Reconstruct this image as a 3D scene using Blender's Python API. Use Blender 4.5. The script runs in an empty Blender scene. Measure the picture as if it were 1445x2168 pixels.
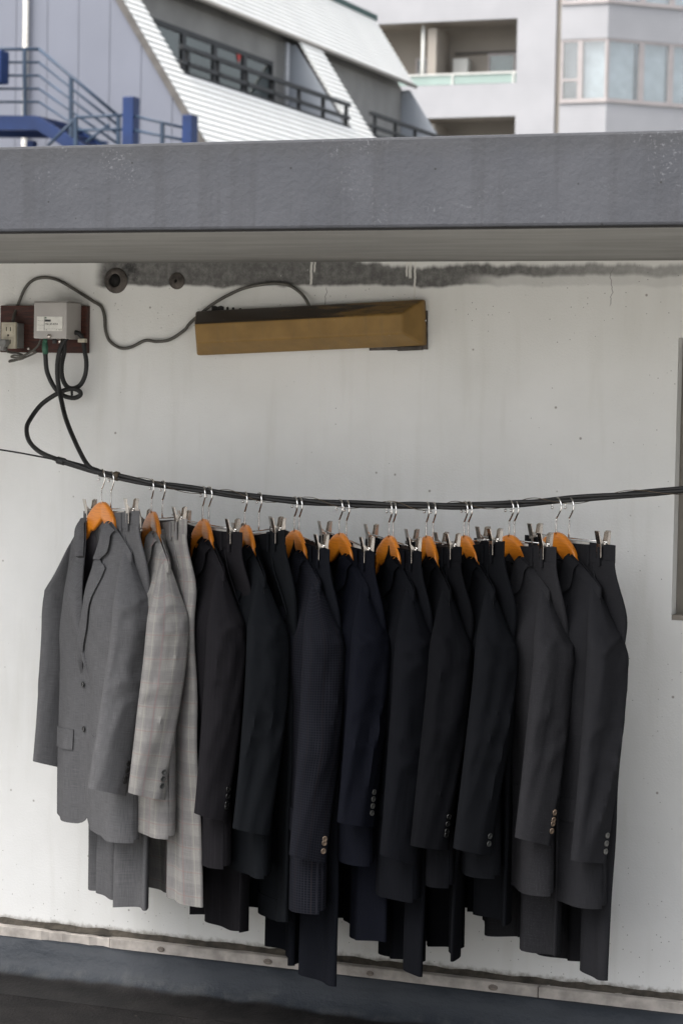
import bpy, bmesh, math, random
import numpy as np
from mathutils import Vector, Matrix
R_ = math.radians
SC = bpy.context.scene
COL = SC.collection

# ---------------------------------------------------------------- camera (solved from the vanishing points of the wall)
F, CX, CY = 4861., 722.5, 1084.
def nz(v):
    v = np.array(v, float); return v / np.linalg.norm(v)
_X = -nz([-12522, CY-612, -F]); _Z = nz(np.cross([0, CY-850, -F], _X))
if _Z[1] < 0: _Z = -_Z
_Y = np.cross(_Z, _X)
ROT = np.stack([_X, _Y, _Z], 1); C2W = ROT.T
CAM = np.array([2.1157, -5.4468, 1.5596])
cd = bpy.data.cameras.new('camera'); cam = bpy.data.objects.new('camera', cd); COL.objects.link(cam)
M = Matrix([list(C2W[i]) + [CAM[i]] for i in range(3)] + [[0, 0, 0, 1]])
cam.matrix_world = M
cd.sensor_fit = 'VERTICAL'; cd.sensor_height = 22.3; cd.sensor_width = 22.3; cd.lens = 50
cd.clip_end = 1000; cd.clip_start = .1
cd.dof.use_dof = True; cd.dof.focus_distance = 5.45; cd.dof.aperture_fstop = 5.0
SC.camera = cam

# ---------------------------------------------------------------- sky, sun, exposure
SUN_EL, SUN_AZ = R_(60), R_(-46)          # azimuth measured from -Y (towards the camera) to +X; negative = left
w = bpy.data.worlds.new('World'); SC.world = w; w.use_nodes = True
nt = w.node_tree; nt.nodes.clear()
sky = nt.nodes.new('ShaderNodeTexSky'); sky.sky_type = 'NISHITA'; sky.sun_disc = False
sky.sun_elevation = SUN_EL; sky.altitude = 0; sky.air_density = 1.0; sky.dust_density = 6.0; sky.ozone_density = 1.0
sun_dir = Vector((math.sin(SUN_AZ)*math.cos(SUN_EL), -math.cos(SUN_AZ)*math.cos(SUN_EL), math.sin(SUN_EL)))
sky.sun_rotation = math.atan2(sun_dir.x, sun_dir.y)
hs = nt.nodes.new('ShaderNodeHueSaturation'); hs.inputs['Saturation'].default_value = .32
bg = nt.nodes.new('ShaderNodeBackground'); bg.inputs['Strength'].default_value = .15
wo = nt.nodes.new('ShaderNodeOutputWorld')
nt.links.new(sky.outputs[0], hs.inputs['Color']); nt.links.new(hs.outputs[0], bg.inputs[0]); nt.links.new(bg.outputs[0], wo.inputs[0])
sl = bpy.data.lights.new('sun', 'SUN'); sl.energy = .95; sl.angle = R_(48); sl.color = (1, .97, .93)
so = bpy.data.objects.new('sun', sl); COL.objects.link(so)
so.rotation_euler = sun_dir.to_track_quat('Z', 'Y').to_euler(); so.location = (-5, -10, 12)
SC.view_settings.view_transform = 'Standard'; SC.view_settings.look = 'None'
SC.view_settings.gamma = 1; SC.view_settings.use_curve_mapping = False
SC.view_settings.exposure = 1.27
try:
    SC.cycles.use_denoising = True; SC.cycles.max_bounces = 6; SC.cycles.sample_clamp_indirect = 6
except Exception: pass

# ---------------------------------------------------------------- helpers
def ray(x, y): return C2W @ np.array([x-CX, CY-y, -F])
def on_plane(x, y, p0, n):
    d = ray(x, y); n = np.array(n, float)
    return CAM + d*np.dot(np.array(p0)-CAM, n)/np.dot(d, n)
def at(x, y, Y): return on_plane(x, y, (0, Y, 0), (0, 1, 0))
def atX(x, y, X): return on_plane(x, y, (X, 0, 0), (1, 0, 0))
def sm(a, b, x):
    t = np.clip((x-a)/(b-a), 0, 1); return t*t*(3-2*t)

def link(o, parent=None):
    COL.objects.link(o)
    if parent is not None: o.parent = parent
    return o
def tag(o, label=None, cat=None, group=None, kind=None):
    if label: o['label'] = label
    if cat: o['category'] = cat
    if group: o['group'] = group
    if kind: o['kind'] = kind
    return o
def empty(name, loc=(0, 0, 0), rz=0, **k):
    o = bpy.data.objects.new(name, None); o.location = Vector(loc); o.rotation_euler = (0, 0, rz); o.empty_display_size = .05
    link(o); return tag(o, **k)
def mesh_obj(name, verts, faces, mat, parent=None, smooth=False, uv=None, loc=None, **k):
    me = bpy.data.meshes.new(name); me.from_pydata([tuple(map(float, v)) for v in verts], [], faces)
    if mat: me.materials.append(mat)
    if smooth: me.polygons.foreach_set('use_smooth', [True]*len(me.polygons))
    if uv is not None:
        l = me.uv_layers.new(name='UVMap')
        idx = np.empty(len(me.loops), dtype=np.int32); me.loops.foreach_get('vertex_index', idx)
        l.data.foreach_set('uv', np.asarray(uv, dtype=np.float32)[idx].ravel())
    o = bpy.data.objects.new(name, me); link(o, parent)
    if loc is not None: o.location = Vector(loc)
    return tag(o, **k)
def fixn(o):
    bm = bmesh.new(); bm.from_mesh(o.data); bmesh.ops.recalc_face_normals(bm, faces=bm.faces); bm.to_mesh(o.data); bm.free(); return o
def grid(name, P, mat, parent, uv, wrap=False, thick=0, flip=False, subs=0):
    n, m = P.shape[:2]
    faces = []
    for i in range(n-1):
        for j in range(m if wrap else m-1):
            a, b = i*m+j, i*m+(j+1) % m; c, d = b+m, a+m
            faces.append((a, d, c, b) if flip else (a, b, c, d))
    o = mesh_obj(name, P.reshape(-1, 3), faces, mat, parent, True, uv.reshape(-1, 2))
    if thick:
        s = o.modifiers.new('cloth', 'SOLIDIFY'); s.thickness = thick; s.offset = -1
        e = o.modifiers.new('crisp_edges', 'EDGE_SPLIT'); e.split_angle = R_(48)
    return o
BOXF = [(0, 3, 2, 1), (4, 5, 6, 7), (0, 1, 5, 4), (1, 2, 6, 5), (2, 3, 7, 6), (3, 0, 4, 7)]
def boxv(a, b):
    x0, y0, z0 = a; x1, y1, z1 = b
    return [(x0, y0, z0), (x1, y0, z0), (x1, y1, z0), (x0, y1, z0), (x0, y0, z1), (x1, y0, z1), (x1, y1, z1), (x0, y1, z1)]
def box(name, a, b, mat, parent=None, bev=0, **k):
    a, b = np.minimum(a, b), np.maximum(a, b)
    o = mesh_obj(name, boxv(a, b), BOXF, mat, parent, **k)
    if bev: bevel(o, bev)
    return o
def bevel(o, wd, seg=2):
    m = o.modifiers.new('bevel', 'BEVEL'); m.width = wd; m.segments = seg; m.limit_method = 'ANGLE'; return o
def bar(name, p, q, r, mat, parent=None, sq=False, n=8, **k):
    """straight round or square bar"""
    p, q = np.array(p, float), np.array(q, float); d = nz(q-p)
    up = np.array([0, 0, 1.]) if abs(d[2]) < .95 else np.array([0, 1., 0])
    a = nz(np.cross(d, up)); b = np.cross(d, a)
    if sq: n = 4
    vs = []
    for c in (p, q):
        for i in range(n):
            t = 2*math.pi*(i+.5)/n; rr = r*(math.sqrt(2) if sq else 1)
            vs.append(c+rr*(a*math.cos(t)+b*math.sin(t)))
    fs = [(i, (i+1) % n, n+(i+1) % n, n+i) for i in range(n)] + [tuple(range(n))[::-1], tuple(range(n, 2*n))]
    o = mesh_obj(name, vs, fs, mat, parent, not sq, **k); fixn(o)
    return o
def spline(pts, n):
    """Catmull-Rom through points"""
    P = np.array(pts, float); P = np.vstack([2*P[0]-P[1], P, 2*P[-1]-P[-2]])
    k = len(P)-3; out = []
    for i in range(n):
        x = i/(n-1)*k; j = min(int(x), k-1); t = x-j
        a, b, c, d = P[j:j+4]
        out.append(.5*((2*b)+(c-a)*t+(2*a-5*b+4*c-d)*t*t+(3*b-a-3*c+d)*t**3))
    return np.array(out)
def tube(name, C, r, mat, parent=None, n=8, cap=True, **k):
    C = np.array(C, float); m = len(C); T = np.gradient(C, axis=0)
    T /= np.linalg.norm(T, axis=1)[:, None]+1e-12
    rr = np.broadcast_to(np.array(r, float), (m,))
    up = np.array([0, 0, 1.]) if abs(T[0][2]) < .9 else np.array([0, 1., 0])
    a = nz(np.cross(T[0], up)); vs = []
    for i in range(m):
        a = nz(a-T[i]*np.dot(a, T[i])); b = np.cross(T[i], a)
        for j in range(n):
            t = 2*math.pi*j/n; vs.append(C[i]+rr[i]*(a*math.cos(t)+b*math.sin(t)))
    fs = [(i*n+j, i*n+(j+1) % n, (i+1)*n+(j+1) % n, (i+1)*n+j) for i in range(m-1) for j in range(n)]
    if cap: fs += [tuple(range(n))[::-1], tuple(range((m-1)*n, m*n))]
    return fixn(mesh_obj(name, vs, fs, mat, parent, True, **k))
def prism(name, poly, ax, t0, t1, mat, parent=None, **k):
    """extrude a 2-D polygon (list of (a,b)) along axis ax from t0 to t1"""
    def p3(a, b, t): return {0: (t, a, b), 1: (a, t, b), 2: (a, b, t)}[ax]
    n = len(poly); vs = [p3(a, b, t0) for a, b in poly]+[p3(a, b, t1) for a, b in poly]
    fs = [(i, (i+1) % n, n+(i+1) % n, n+i) for i in range(n)]+[tuple(range(n))[::-1], tuple(range(n, 2*n))]
    return fixn(mesh_obj(name, vs, fs, mat, parent, **k))
def lathe(name, prof, mat, parent=None, n=16, **k):
    """revolve (r,h) about local z"""
    m = len(prof); vs = [(r*math.cos(2*math.pi*j/n), r*math.sin(2*math.pi*j/n), h) for r, h in prof for j in range(n)]
    fs = [(i*n+j, i*n+(j+1) % n, (i+1)*n+(j+1) % n, (i+1)*n+j) for i in range(m-1) for j in range(n)]
    fs += [tuple(range(n))[::-1], tuple(range((m-1)*n, m*n))]
    return fixn(mesh_obj(name, vs, fs, mat, parent, True, **k))

from mathutils import noise as mnoise
def fbm(A, B, seed, ridge=False):
    """smooth noise on two coordinate arrays; ridge gives sharp crests"""
    A, B = np.broadcast_arrays(A, B); out = np.empty(A.size); a, b = A.ravel(), B.ravel()
    for i in range(A.size):
        v = mnoise.noise((a[i], b[i], seed*7.31)); w2 = mnoise.noise((a[i]*2.1, b[i]*2.1, seed*7.31+3))
        out[i] = (1-abs(v)*2)*.7+(1-abs(w2)*2)*.3 if ridge else v+.4*w2
    return out.reshape(A.shape)

# ---------------------------------------------------------------- materials
class N:
    def __init__(s, name):
        s.m = bpy.data.materials.new(name); s.m.use_nodes = True; s.t = s.m.node_tree
        s.b = s.t.nodes['Principled BSDF']
    def n(s, typ, **kw):
        x = s.t.nodes.new(typ)
        for k, v in kw.items():
            if k in x.inputs: s.set(x.inputs[k], v)
            else: setattr(x, k, v)
        return x
    def set(s, sock, v):
        if isinstance(v, bpy.types.NodeSocket): s.t.links.new(v, sock)
        else: sock.default_value = v
    def math(s, op, a, b=0., c=None, clamp=False):
        x = s.t.nodes.new('ShaderNodeMath'); x.operation = op; x.use_clamp = clamp
        s.set(x.inputs[0], a); s.set(x.inputs[1], b)
        if c is not None: s.set(x.inputs[2], c)
        return x.outputs[0]
    def noise(s, vec, scale, detail=3, rough=.55):
        x = s.n('ShaderNodeTexNoise', Vector=vec, Scale=scale, Detail=detail, Roughness=rough); return x.outputs['Fac']
    def scaled(s, vec, sx, sy, sz):
        x = s.t.nodes.new('ShaderNodeMapping'); s.set(x.inputs['Vector'], vec); x.inputs['Scale'].default_value = (sx, sy, sz); return x.outputs[0]
    def ramp(s, f, lo, hi):       # smoothstep 0..1
        x = s.t.nodes.new('ShaderNodeMapRange'); x.interpolation_type = 'SMOOTHSTEP'
        s.set(x.inputs['Value'], f); x.inputs['From Min'].default_value = lo; x.inputs['From Max'].default_value = hi
        return x.outputs[0]
    def mix(s, f, a, b, mode='MIX'):
        x = s.t.nodes.new('ShaderNodeMix'); x.data_type = 'RGBA'; x.blend_type = mode
        s.set(x.inputs[0], f)
        for sock, v in ((x.inputs[6], a), (x.inputs[7], b)):
            s.set(sock, v if isinstance(v, bpy.types.NodeSocket) else (*v, 1) if len(v) == 3 else v)
        return x.outputs[2]
    def pos(s): return s.n('ShaderNodeNewGeometry').outputs['Position']
    def obj(s): return s.n('ShaderNodeTexCoord').outputs['Object']
    def uv(s): return s.n('ShaderNodeTexCoord').outputs['UV']
    def xyz(s, v):
        x = s.n('ShaderNodeSeparateXYZ', Vector=v); return x.outputs
    def bump(s, h, strength=.3, dist=.002, normal=None):
        x = s.t.nodes.new('ShaderNodeBump'); x.inputs['Strength'].default_value = strength; x.inputs['Distance'].default_value = dist
        s.set(x.inputs['Height'], h)
        if normal: s.set(x.inputs['Normal'], normal)
        s.set(s.b.inputs['Normal'], x.outputs[0]); return x.outputs[0]
    def fin(s, col=None, rough=.6, metal=0, spec=None):
        if col is not None: s.set(s.b.inputs['Base Color'], col if isinstance(col, bpy.types.NodeSocket) else (*col, 1))
        s.set(s.b.inputs['Roughness'], rough); s.set(s.b.inputs['Metallic'], metal)
        if spec is not None: s.b.inputs['Specular IOR Level'].default_value = spec
        return s.m
def plain(name, col, rough=.6, metal=0, var=.12, scale=14, spec=None, bump=0):
    k = N(name); p = k.obj()
    f = k.noise(p, scale, 5); d = tuple(c*(1-var*1.5) for c in col); l = tuple(min(1, c*(1+var)) for c in col)
    c = k.mix(k.ramp(f, .25, .75), d, l)
    if bump: k.bump(k.noise(p, scale*9, 4), bump, .003)
    return k.fin(c, rough, metal, spec)

# world heights read from the photograph
Z_BASE, Z_SOFFIT, Z_TOP, Y_FASCIA = .134, 1.917, 2.101, -1.015

def wall_material():
    k = N('stucco_wall'); p = k.pos(); X, Y, Z = k.xyz(p)
    n1 = k.noise(p, 2.2, 4); n2 = k.noise(p, 9, 5); n3 = k.noise(p, 60, 4); n4 = k.noise(k.scaled(p, 6, 6, .7), 3, 4)
    c = k.mix(k.ramp(n1, .3, .7), (.71, .71, .69), (.79, .79, .775))
    c = k.mix(k.math('MULTIPLY', k.ramp(n4, .5, .75), .25), c, (.56, .55, .50))
    # yellowish, slightly darker tint growing towards the soffit
    c = k.mix(k.math('MULTIPLY', k.ramp(Z, 1.5, 1.86), .35), c, (.62, .61, .55))
    # pepper specks, thicker in patches, at the base and along the window edge
    v = k.n('ShaderNodeTexVoronoi', Vector=p, Scale=95.); sp = k.math('SUBTRACT', 1., k.ramp(v.outputs['Distance'], .06, .17))
    pat = k.ramp(n2, .52, .68)
    base = k.math('SUBTRACT', 1., k.ramp(Z, .16, .42)); side = k.ramp(X, .72, .86)
    up = k.ramp(Z, 1.66, 1.8)
    dens = k.math('ADD', k.math('MULTIPLY', pat, .25), k.math('ADD', k.math('MULTIPLY', base, .55), k.math('ADD', k.math('MULTIPLY', side, .35), k.math('MULTIPLY', up, .3))), clamp=True)
    rnd = k.xyz(v.outputs['Color'])[0]
    on = k.math('LESS_THAN', rnd, k.math('MULTIPLY', dens, .5))
    c = k.mix(k.math('MULTIPLY', k.math('MULTIPLY', sp, on), .8), c, (.13, .12, .10))
    # sparse larger chips
    v2 = k.n('ShaderNodeTexVoronoi', Vector=p, Scale=17.); r2 = k.xyz(v2.outputs['Color'])[1]
    s2 = k.math('MULTIPLY', k.math('SUBTRACT', 1., k.ramp(v2.outputs['Distance'], .03, .075)), k.math('LESS_THAN', r2, .16))
    c = k.mix(k.math('MULTIPLY', s2, .7), c, (.2, .18, .15))
    # dark mortar band where a cover strip was torn off under the soffit
    wob = k.math('MULTIPLY', k.math('SUBTRACT', k.noise(k.scaled(p, 1, 1, 0), 7, 4), .5), .045)
    zz = k.math('ADD', Z, wob)
    low = k.ramp(zz, 1.848, 1.858)
    # band thins to the right: its upper limit drops, lower part turns pale
    tops = k.math('ADD', 1.925, k.math('MULTIPLY', k.ramp(X, -.1, .15), -.022))
    wob2 = k.math('MULTIPLY', k.math('SUBTRACT', k.noise(k.scaled(p, 1, 1, .2), 38, 3), .5), .02)
    hi = k.math('SUBTRACT', 1., k.ramp(k.math('SUBTRACT', k.math('ADD', zz, wob2), tops), -.007, .007))
    lx = k.ramp(k.math('ADD', X, k.math('MULTIPLY', n2, .05)), -.70, -.66)
    right = k.math('SUBTRACT', 1., k.math('MULTIPLY', k.ramp(X, .28, .46), k.math('SUBTRACT', 1., k.ramp(zz, 1.868, 1.884))))
    right = k.math('MULTIPLY', k.math('MAXIMUM', right, .25), k.math('SUBTRACT', 1., k.math('MULTIPLY', k.ramp(X, .35, .9), .4)))
    band = k.math('MULTIPLY', k.math('MULTIPLY', low, hi), k.math('MULTIPLY', lx, right))
    gr = k.mix(k.ramp(k.noise(p, 45, 6, .7), .35, .7), (.065, .063, .060), (.165, .161, .153))
    gr = k.mix(k.math('MULTIPLY', k.math('MULTIPLY', sp, k.math('LESS_THAN', rnd, .04)), .9), gr, (.6, .6, .56))
    c = k.mix(k.math('MULTIPLY', band, .93), c, gr)
    # sooty blotch where the plaster broke out between the two pipe ends
    bx, bz = -.606, 1.893
    dd = k.math('ADD', k.math('POWER', k.math('MULTIPLY', k.math('SUBTRACT', X, bx), 16.), 2.), k.math('POWER', k.math('MULTIPLY', k.math('SUBTRACT', Z, bz), 22.), 2.))
    bl = k.math('SUBTRACT', 1., k.ramp(k.math('ADD', dd, k.math('MULTIPLY', k.noise(p, 32, 5, .7), 1.6)), .75, 1.15))
    c = k.mix(k.math('MULTIPLY', bl, .85), c, (.03, .03, .03))
    # paint runs over the band
    for xd, zb, wd in ((-.095, 1.855, .004), (.185, 1.80, .0035), (.172, 1.872, .005), (.163, 1.876, .0035), (-.086, 1.888, .003)):
        dx = k.math('ABSOLUTE', k.math('SUBTRACT', k.math('ADD', X, k.math('MULTIPLY', k.math('SUBTRACT', k.noise(k.scaled(p, 0, 0, 1), 30, 2), .5), .012)), xd))
        m = k.math('MULTIPLY', k.math('SUBTRACT', 1., k.ramp(dx, wd*.6, wd)), k.ramp(Z, zb-.004, zb+.004))
        c = k.mix(k.math('MULTIPLY', m, .85), c, (.66, .65, .60))
    # brown grime line on the foot of the wall
    g = k.math('SUBTRACT', 1., k.ramp(k.math('ADD', Z, k.math('MULTIPLY', k.math('SUBTRACT', n3, .5), .03)), .132, .152))
    c = k.mix(k.math('MULTIPLY', g, .85), c, (.17, .15, .12))
    # hairline cracks
    for x0, za, zb in ((-.055, 1.765, 1.853), (.69, 1.80, 1.90)):
        dx = k.math('ABSOLUTE', k.math('SUBTRACT', k.math('ADD', X, k.math('MULTIPLY', k.math('SUBTRACT', k.noise(k.scaled(p, 0, 0, 1), 22, 3), .5), .05)), x0))
        m = k.math('MULTIPLY', k.math('SUBTRACT', 1., k.ramp(dx, .0006, .0016)), k.math('MULTIPLY', k.ramp(Z, za, za+.01), k.math('SUBTRACT', 1., k.ramp(Z, zb-.01, zb))))
        c = k.mix(k.math('MULTIPLY', m, .7), c, (.2, .19, .18))
    # stucco relief: fine grit plus broad trowel waves
    h = k.math('ADD', k.math('MULTIPLY', k.noise(p, 190, 3, .6), .55), k.math('ADD', k.math('MULTIPLY', k.noise(p, 34, 3), .5), k.math('MULTIPLY', k.noise(p, 6, 2), 1.3)))
    k.bump(h, .42, .004)
    return k.fin(c, .9, 0, .2)

def fascia_material():
    k = N('grey_painted_concrete'); p = k.pos(); X, Y, Z = k.xyz(p)
    n = k.noise(p, 5, 5); st = k.noise(k.scaled(p, 14, 14, .9), 2, 5)
    c = k.mix(k.ramp(n, .3, .7), (.063, .066, .075), (.078, .081, .091))
    c = k.mix(k.math('MULTIPLY', k.ramp(st, .48, .70), .42), c, (.052, .053, .058))
    top = k.ramp(k.math('ADD', Z, k.math('MULTIPLY', k.math('SUBTRACT', k.noise(p, 20, 5), .5), .06)), 2.045, 2.092)
    c = k.mix(k.math('MULTIPLY', top, .35), c, (.050, .050, .050))
    # flaking specks of pale efflorescence in patches
    ef = k.math('MULTIPLY', k.ramp(k.noise(p, 4.2, 3), .56, .68), k.ramp(k.noise(p, 150, 4, .7), .56, .66))
    c = k.mix(k.math('MULTIPLY', ef, .5), c, (.19, .195, .21))
    v = k.n('ShaderNodeTexVoronoi', Vector=p, Scale=60.); rr = k.xyz(v.outputs['Color'])[0]
    s = k.math('MULTIPLY', k.math('SUBTRACT', 1., k.ramp(v.outputs['Distance'], .08, .2)), k.math('LESS_THAN', rr, .03))
    c = k.mix(k.math('MULTIPLY', s, .8), c, (.025, .025, .025))
    h = k.math('ADD', k.noise(p, 85, 4, .65), k.math('MULTIPLY', k.noise(p, 24, 3), .9))
    k.bump(h, .36, .005)
    return k.fin(c, .8, 0, .25)

def soffit_material():
    k = N('soffit_paint'); p = k.pos(); X, Y, Z = k.xyz(p)
    n = k.noise(k.scaled(p, .8, 3, 1), 4, 4)
    c = k.mix(k.ramp(n, .3, .7), (.21, .207, .195), (.26, .256, .24))
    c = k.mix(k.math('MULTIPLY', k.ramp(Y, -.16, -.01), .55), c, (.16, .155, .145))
    k.bump(k.noise(p, 70, 3), .25, .003)
    return k.fin(c, .9, 0, .2)

def membrane_material():
    k = N('blue_grey_membrane'); p = k.pos(); X, Y, Z = k.xyz(p)
    n = k.noise(p, 6, 5); st = k.noise(k.scaled(p, 3, 3, 26), 3, 5)
    c = k.mix(k.ramp(n, .3, .7), (.028, .034, .043), (.036, .042, .051))
    c = k.mix(k.math('MULTIPLY', k.ramp(st, .5, .7), .4), c, (.023, .028, .034))
    e = k.math('ADD', Y, k.math('MULTIPLY', k.math('SUBTRACT', k.noise(p, 9, 5), .5), .03))
    pale = k.math('MULTIPLY', k.math('SUBTRACT', 1., k.ramp(e, -.088, -.070)), k.ramp(k.noise(k.scaled(p, 2, 1, 1), 13, 5, .7), .42, .62))
    c = k.mix(k.math('MULTIPLY', pale, .4), c, (.085, .087, .087))
    blk = k.math('SUBTRACT', 1., k.ramp(e, -.112, -.090))
    c = k.mix(blk, c, k.mix(k.ramp(k.noise(k.scaled(p, 1, 1.4, 1), 9, 7, .7), .38, .66), (.0035, .0031, .0031), (.0125, .0108, .0105)))
    k.bump(k.math('ADD', k.noise(p, 110, 3), k.math('MULTIPLY', k.noise(k.scaled(p, 1, 1, 3), 16, 4), 1.6)), .45, .004)
    return k.fin(c, .6, 0, .35)

def floor_material():
    k = N('weathered_roof_floor'); p = k.pos()
    n = k.noise(k.scaled(p, 1, 1.4, 1), 9, 7, .7); f = k.noise(p, 70, 5, .7)
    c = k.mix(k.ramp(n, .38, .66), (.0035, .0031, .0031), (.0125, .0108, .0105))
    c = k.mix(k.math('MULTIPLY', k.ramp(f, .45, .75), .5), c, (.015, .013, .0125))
    v = k.n('ShaderNodeTexVoronoi', Vector=p, Scale=38.); rr = k.xyz(v.outputs['Color'])[0]
    bounce_deck = k.ramp(k.math('ADD', k.math('MULTIPLY', k.xyz(p)[1], -1.), k.math('MULTIPLY', k.noise(p, 2.5, 4), .5)), .95, 1.35)   # dark strip by the hut; unseen pale deck added to bounce light upward
    c = k.mix(bounce_deck, c, k.mix(k.ramp(k.noise(p, 3, 5), .3, .7), (.34, .33, .31), (.42, .41, .385)))
    s = k.math('MULTIPLY', k.math('SUBTRACT', 1., k.ramp(v.outputs['Distance'], .1, .2)), k.math('LESS_THAN', rr, .05))
    c = k.mix(k.math('MULTIPLY', s, .8), c, (.14, .12, .10))
    k.bump(k.math('ADD', k.noise(p, 120, 4), k.math('MULTIPLY', k.noise(p, 12, 4), 2)), .6, .008)
    return k.fin(c, .85, 0, .25)

M_WALL, M_FASCIA, M_SOFFIT, M_MEMB, M_FLOOR = wall_material(), fascia_material(), soffit_material(), membrane_material(), floor_material()
def fixture_material():
    k = N('ochre_enamel'); p = k.obj(); X, Y, Z = k.xyz(p)
    n = k.noise(p, 12, 5); st = k.noise(k.scaled(p, 16, 4, 2), 3, 5)
    c = k.mix(k.ramp(n, .3, .7), (.20, .115, .028), (.265, .155, .042))
    c = k.mix(k.math('MULTIPLY', k.ramp(st, .5, .75), .35), c, (.16, .11, .05))
    nz_ = k.xyz(k.n('ShaderNodeTexCoord').outputs['Normal'])[2]
    upm = k.ramp(nz_, .3, .5)                     # soot lies on the upward face only
    soot = k.math('MULTIPLY', upm, k.ramp(k.math('ADD', k.noise(k.scaled(p, 5, 20, 20), 2.2, 5, .65), k.math('MULTIPLY', X, -.8)), .24, .5))
    c = k.mix(k.math('MULTIPLY', soot, .92), c, (.030, .022, .018))
    sc = k.math('MULTIPLY', k.ramp(k.noise(k.scaled(p, 9, 40, 14), 4, 5, .7), .66, .72), .6)
    c = k.mix(sc, c, (.42, .36, .26))
    k.bump(n, .15, .003)
    return k.fin(c, .5, 0, .4)
M_OCHRE = fixture_material()
M_TAR = plain('tar_smear', (.02, .018, .017), .7, 0, .3, 40)
M_CABLE = plain('black_cable', (.009, .009, .009), .55, 0, .3, 30)
M_GCABLE = plain('grey_cable', (.085, .08, .068), .55, 0, .25, 30)
M_BROWNWIRE = plain('brown_tie_wire', (.10, .075, .05), .6, .2, .3, 30)
M_CHROME = plain('chrome', (.80, .79, .77), .14, 1, .05, 30)
M_NICKEL = plain('nickel', (.62, .57, .52), .22, 1, .12, 60)
def wood_material():
    k = N('varnished_wood'); p = k.obj()
    g = k.noise(k.scaled(p, 5, 60, 60), 5, 5)
    c = k.mix(k.ramp(g, .3, .7), (.56, .165, .010), (.70, .235, .018))
    m = k.fin(c, .32, 0, .5); k.b.inputs['Coat Weight'].default_value = .25; k.b.inputs['Coat Roughness'].default_value = .15
    return m
M_WOOD = wood_material()
def board_material():
    k = N('dark_stained_board'); p = k.obj()
    g = k.noise(k.scaled(p, 3, 30, 30), 6, 6, .65)
    c = k.mix(k.ramp(g, .35, .7), (.028, .008, .005), (.085, .022, .012)); k.bump(g, .25, .002)
    return k.fin(c, .5, 0, .4)
M_BOARD = board_material()
M_BOXMETAL = plain('grey_box_paint', (.40, .38, .36), .4, .25, .06, 9)
M_PAPER = plain('paper_label', (.72, .71, .66), .7, 0, .06, 60)
M_INK = plain('ink', (.05, .05, .05), .8, 0, .1)
M_CREAM = plain('cream_plastic', (.50, .46, .36), .45, 0, .12, 40)
M_GPLUG = plain('grey_plastic', (.20, .20, .19), .5, 0, .15, 40)
M_GREEN = plain('green_boot', (.035, .12, .075), .5, 0, .2, 40)
M_RUST = plain('rusty_pipe', (.088, .076, .066), .85, 0, .4, 45, bump=.5)
M_DARK = plain('hollow_shade', (.012, .011, .010), .9, 0, .2)  # near-black standing in for the shade inside holes and grooves
M_PLANK = plain('pale_weathered_wood', (.46, .42, .38), .8, 0, .22, 22, bump=.3)
M_KNOT = plain('plank_knot', (.24, .205, .175), .8, 0, .3, 60)
M_GROUT = plain('grimy_mortar', (.075, .064, .050), .9, 0, .4, 30, bump=.5)
M_ALU = plain('window_aluminium', (.19, .175, .15), .45, .3, .1, 12)
def glass_material(name, tint=(.94, .97, .98), t=.75):
    k = N(name); tr = k.n('ShaderNodeBsdfTransparent'); tr.inputs[0].default_value = (*tint, 1)
    gl = k.n('ShaderNodeBsdfGlossy'); gl.inputs['Roughness'].default_value = .04
    mx = k.n('ShaderNodeMixShader'); mx.inputs[0].default_value = 1-t
    k.t.links.new(tr.outputs[0], mx.inputs[1]); k.t.links.new(gl.outputs[0], mx.inputs[2])
    k.t.links.new(mx.outputs[0], k.t.nodes['Material Output'].inputs[0]); return k.m
M_GLASS = glass_material('window_glass')
M_GLASSDK = glass_material('dim_glass', (.6, .66, .66), .85)

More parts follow.
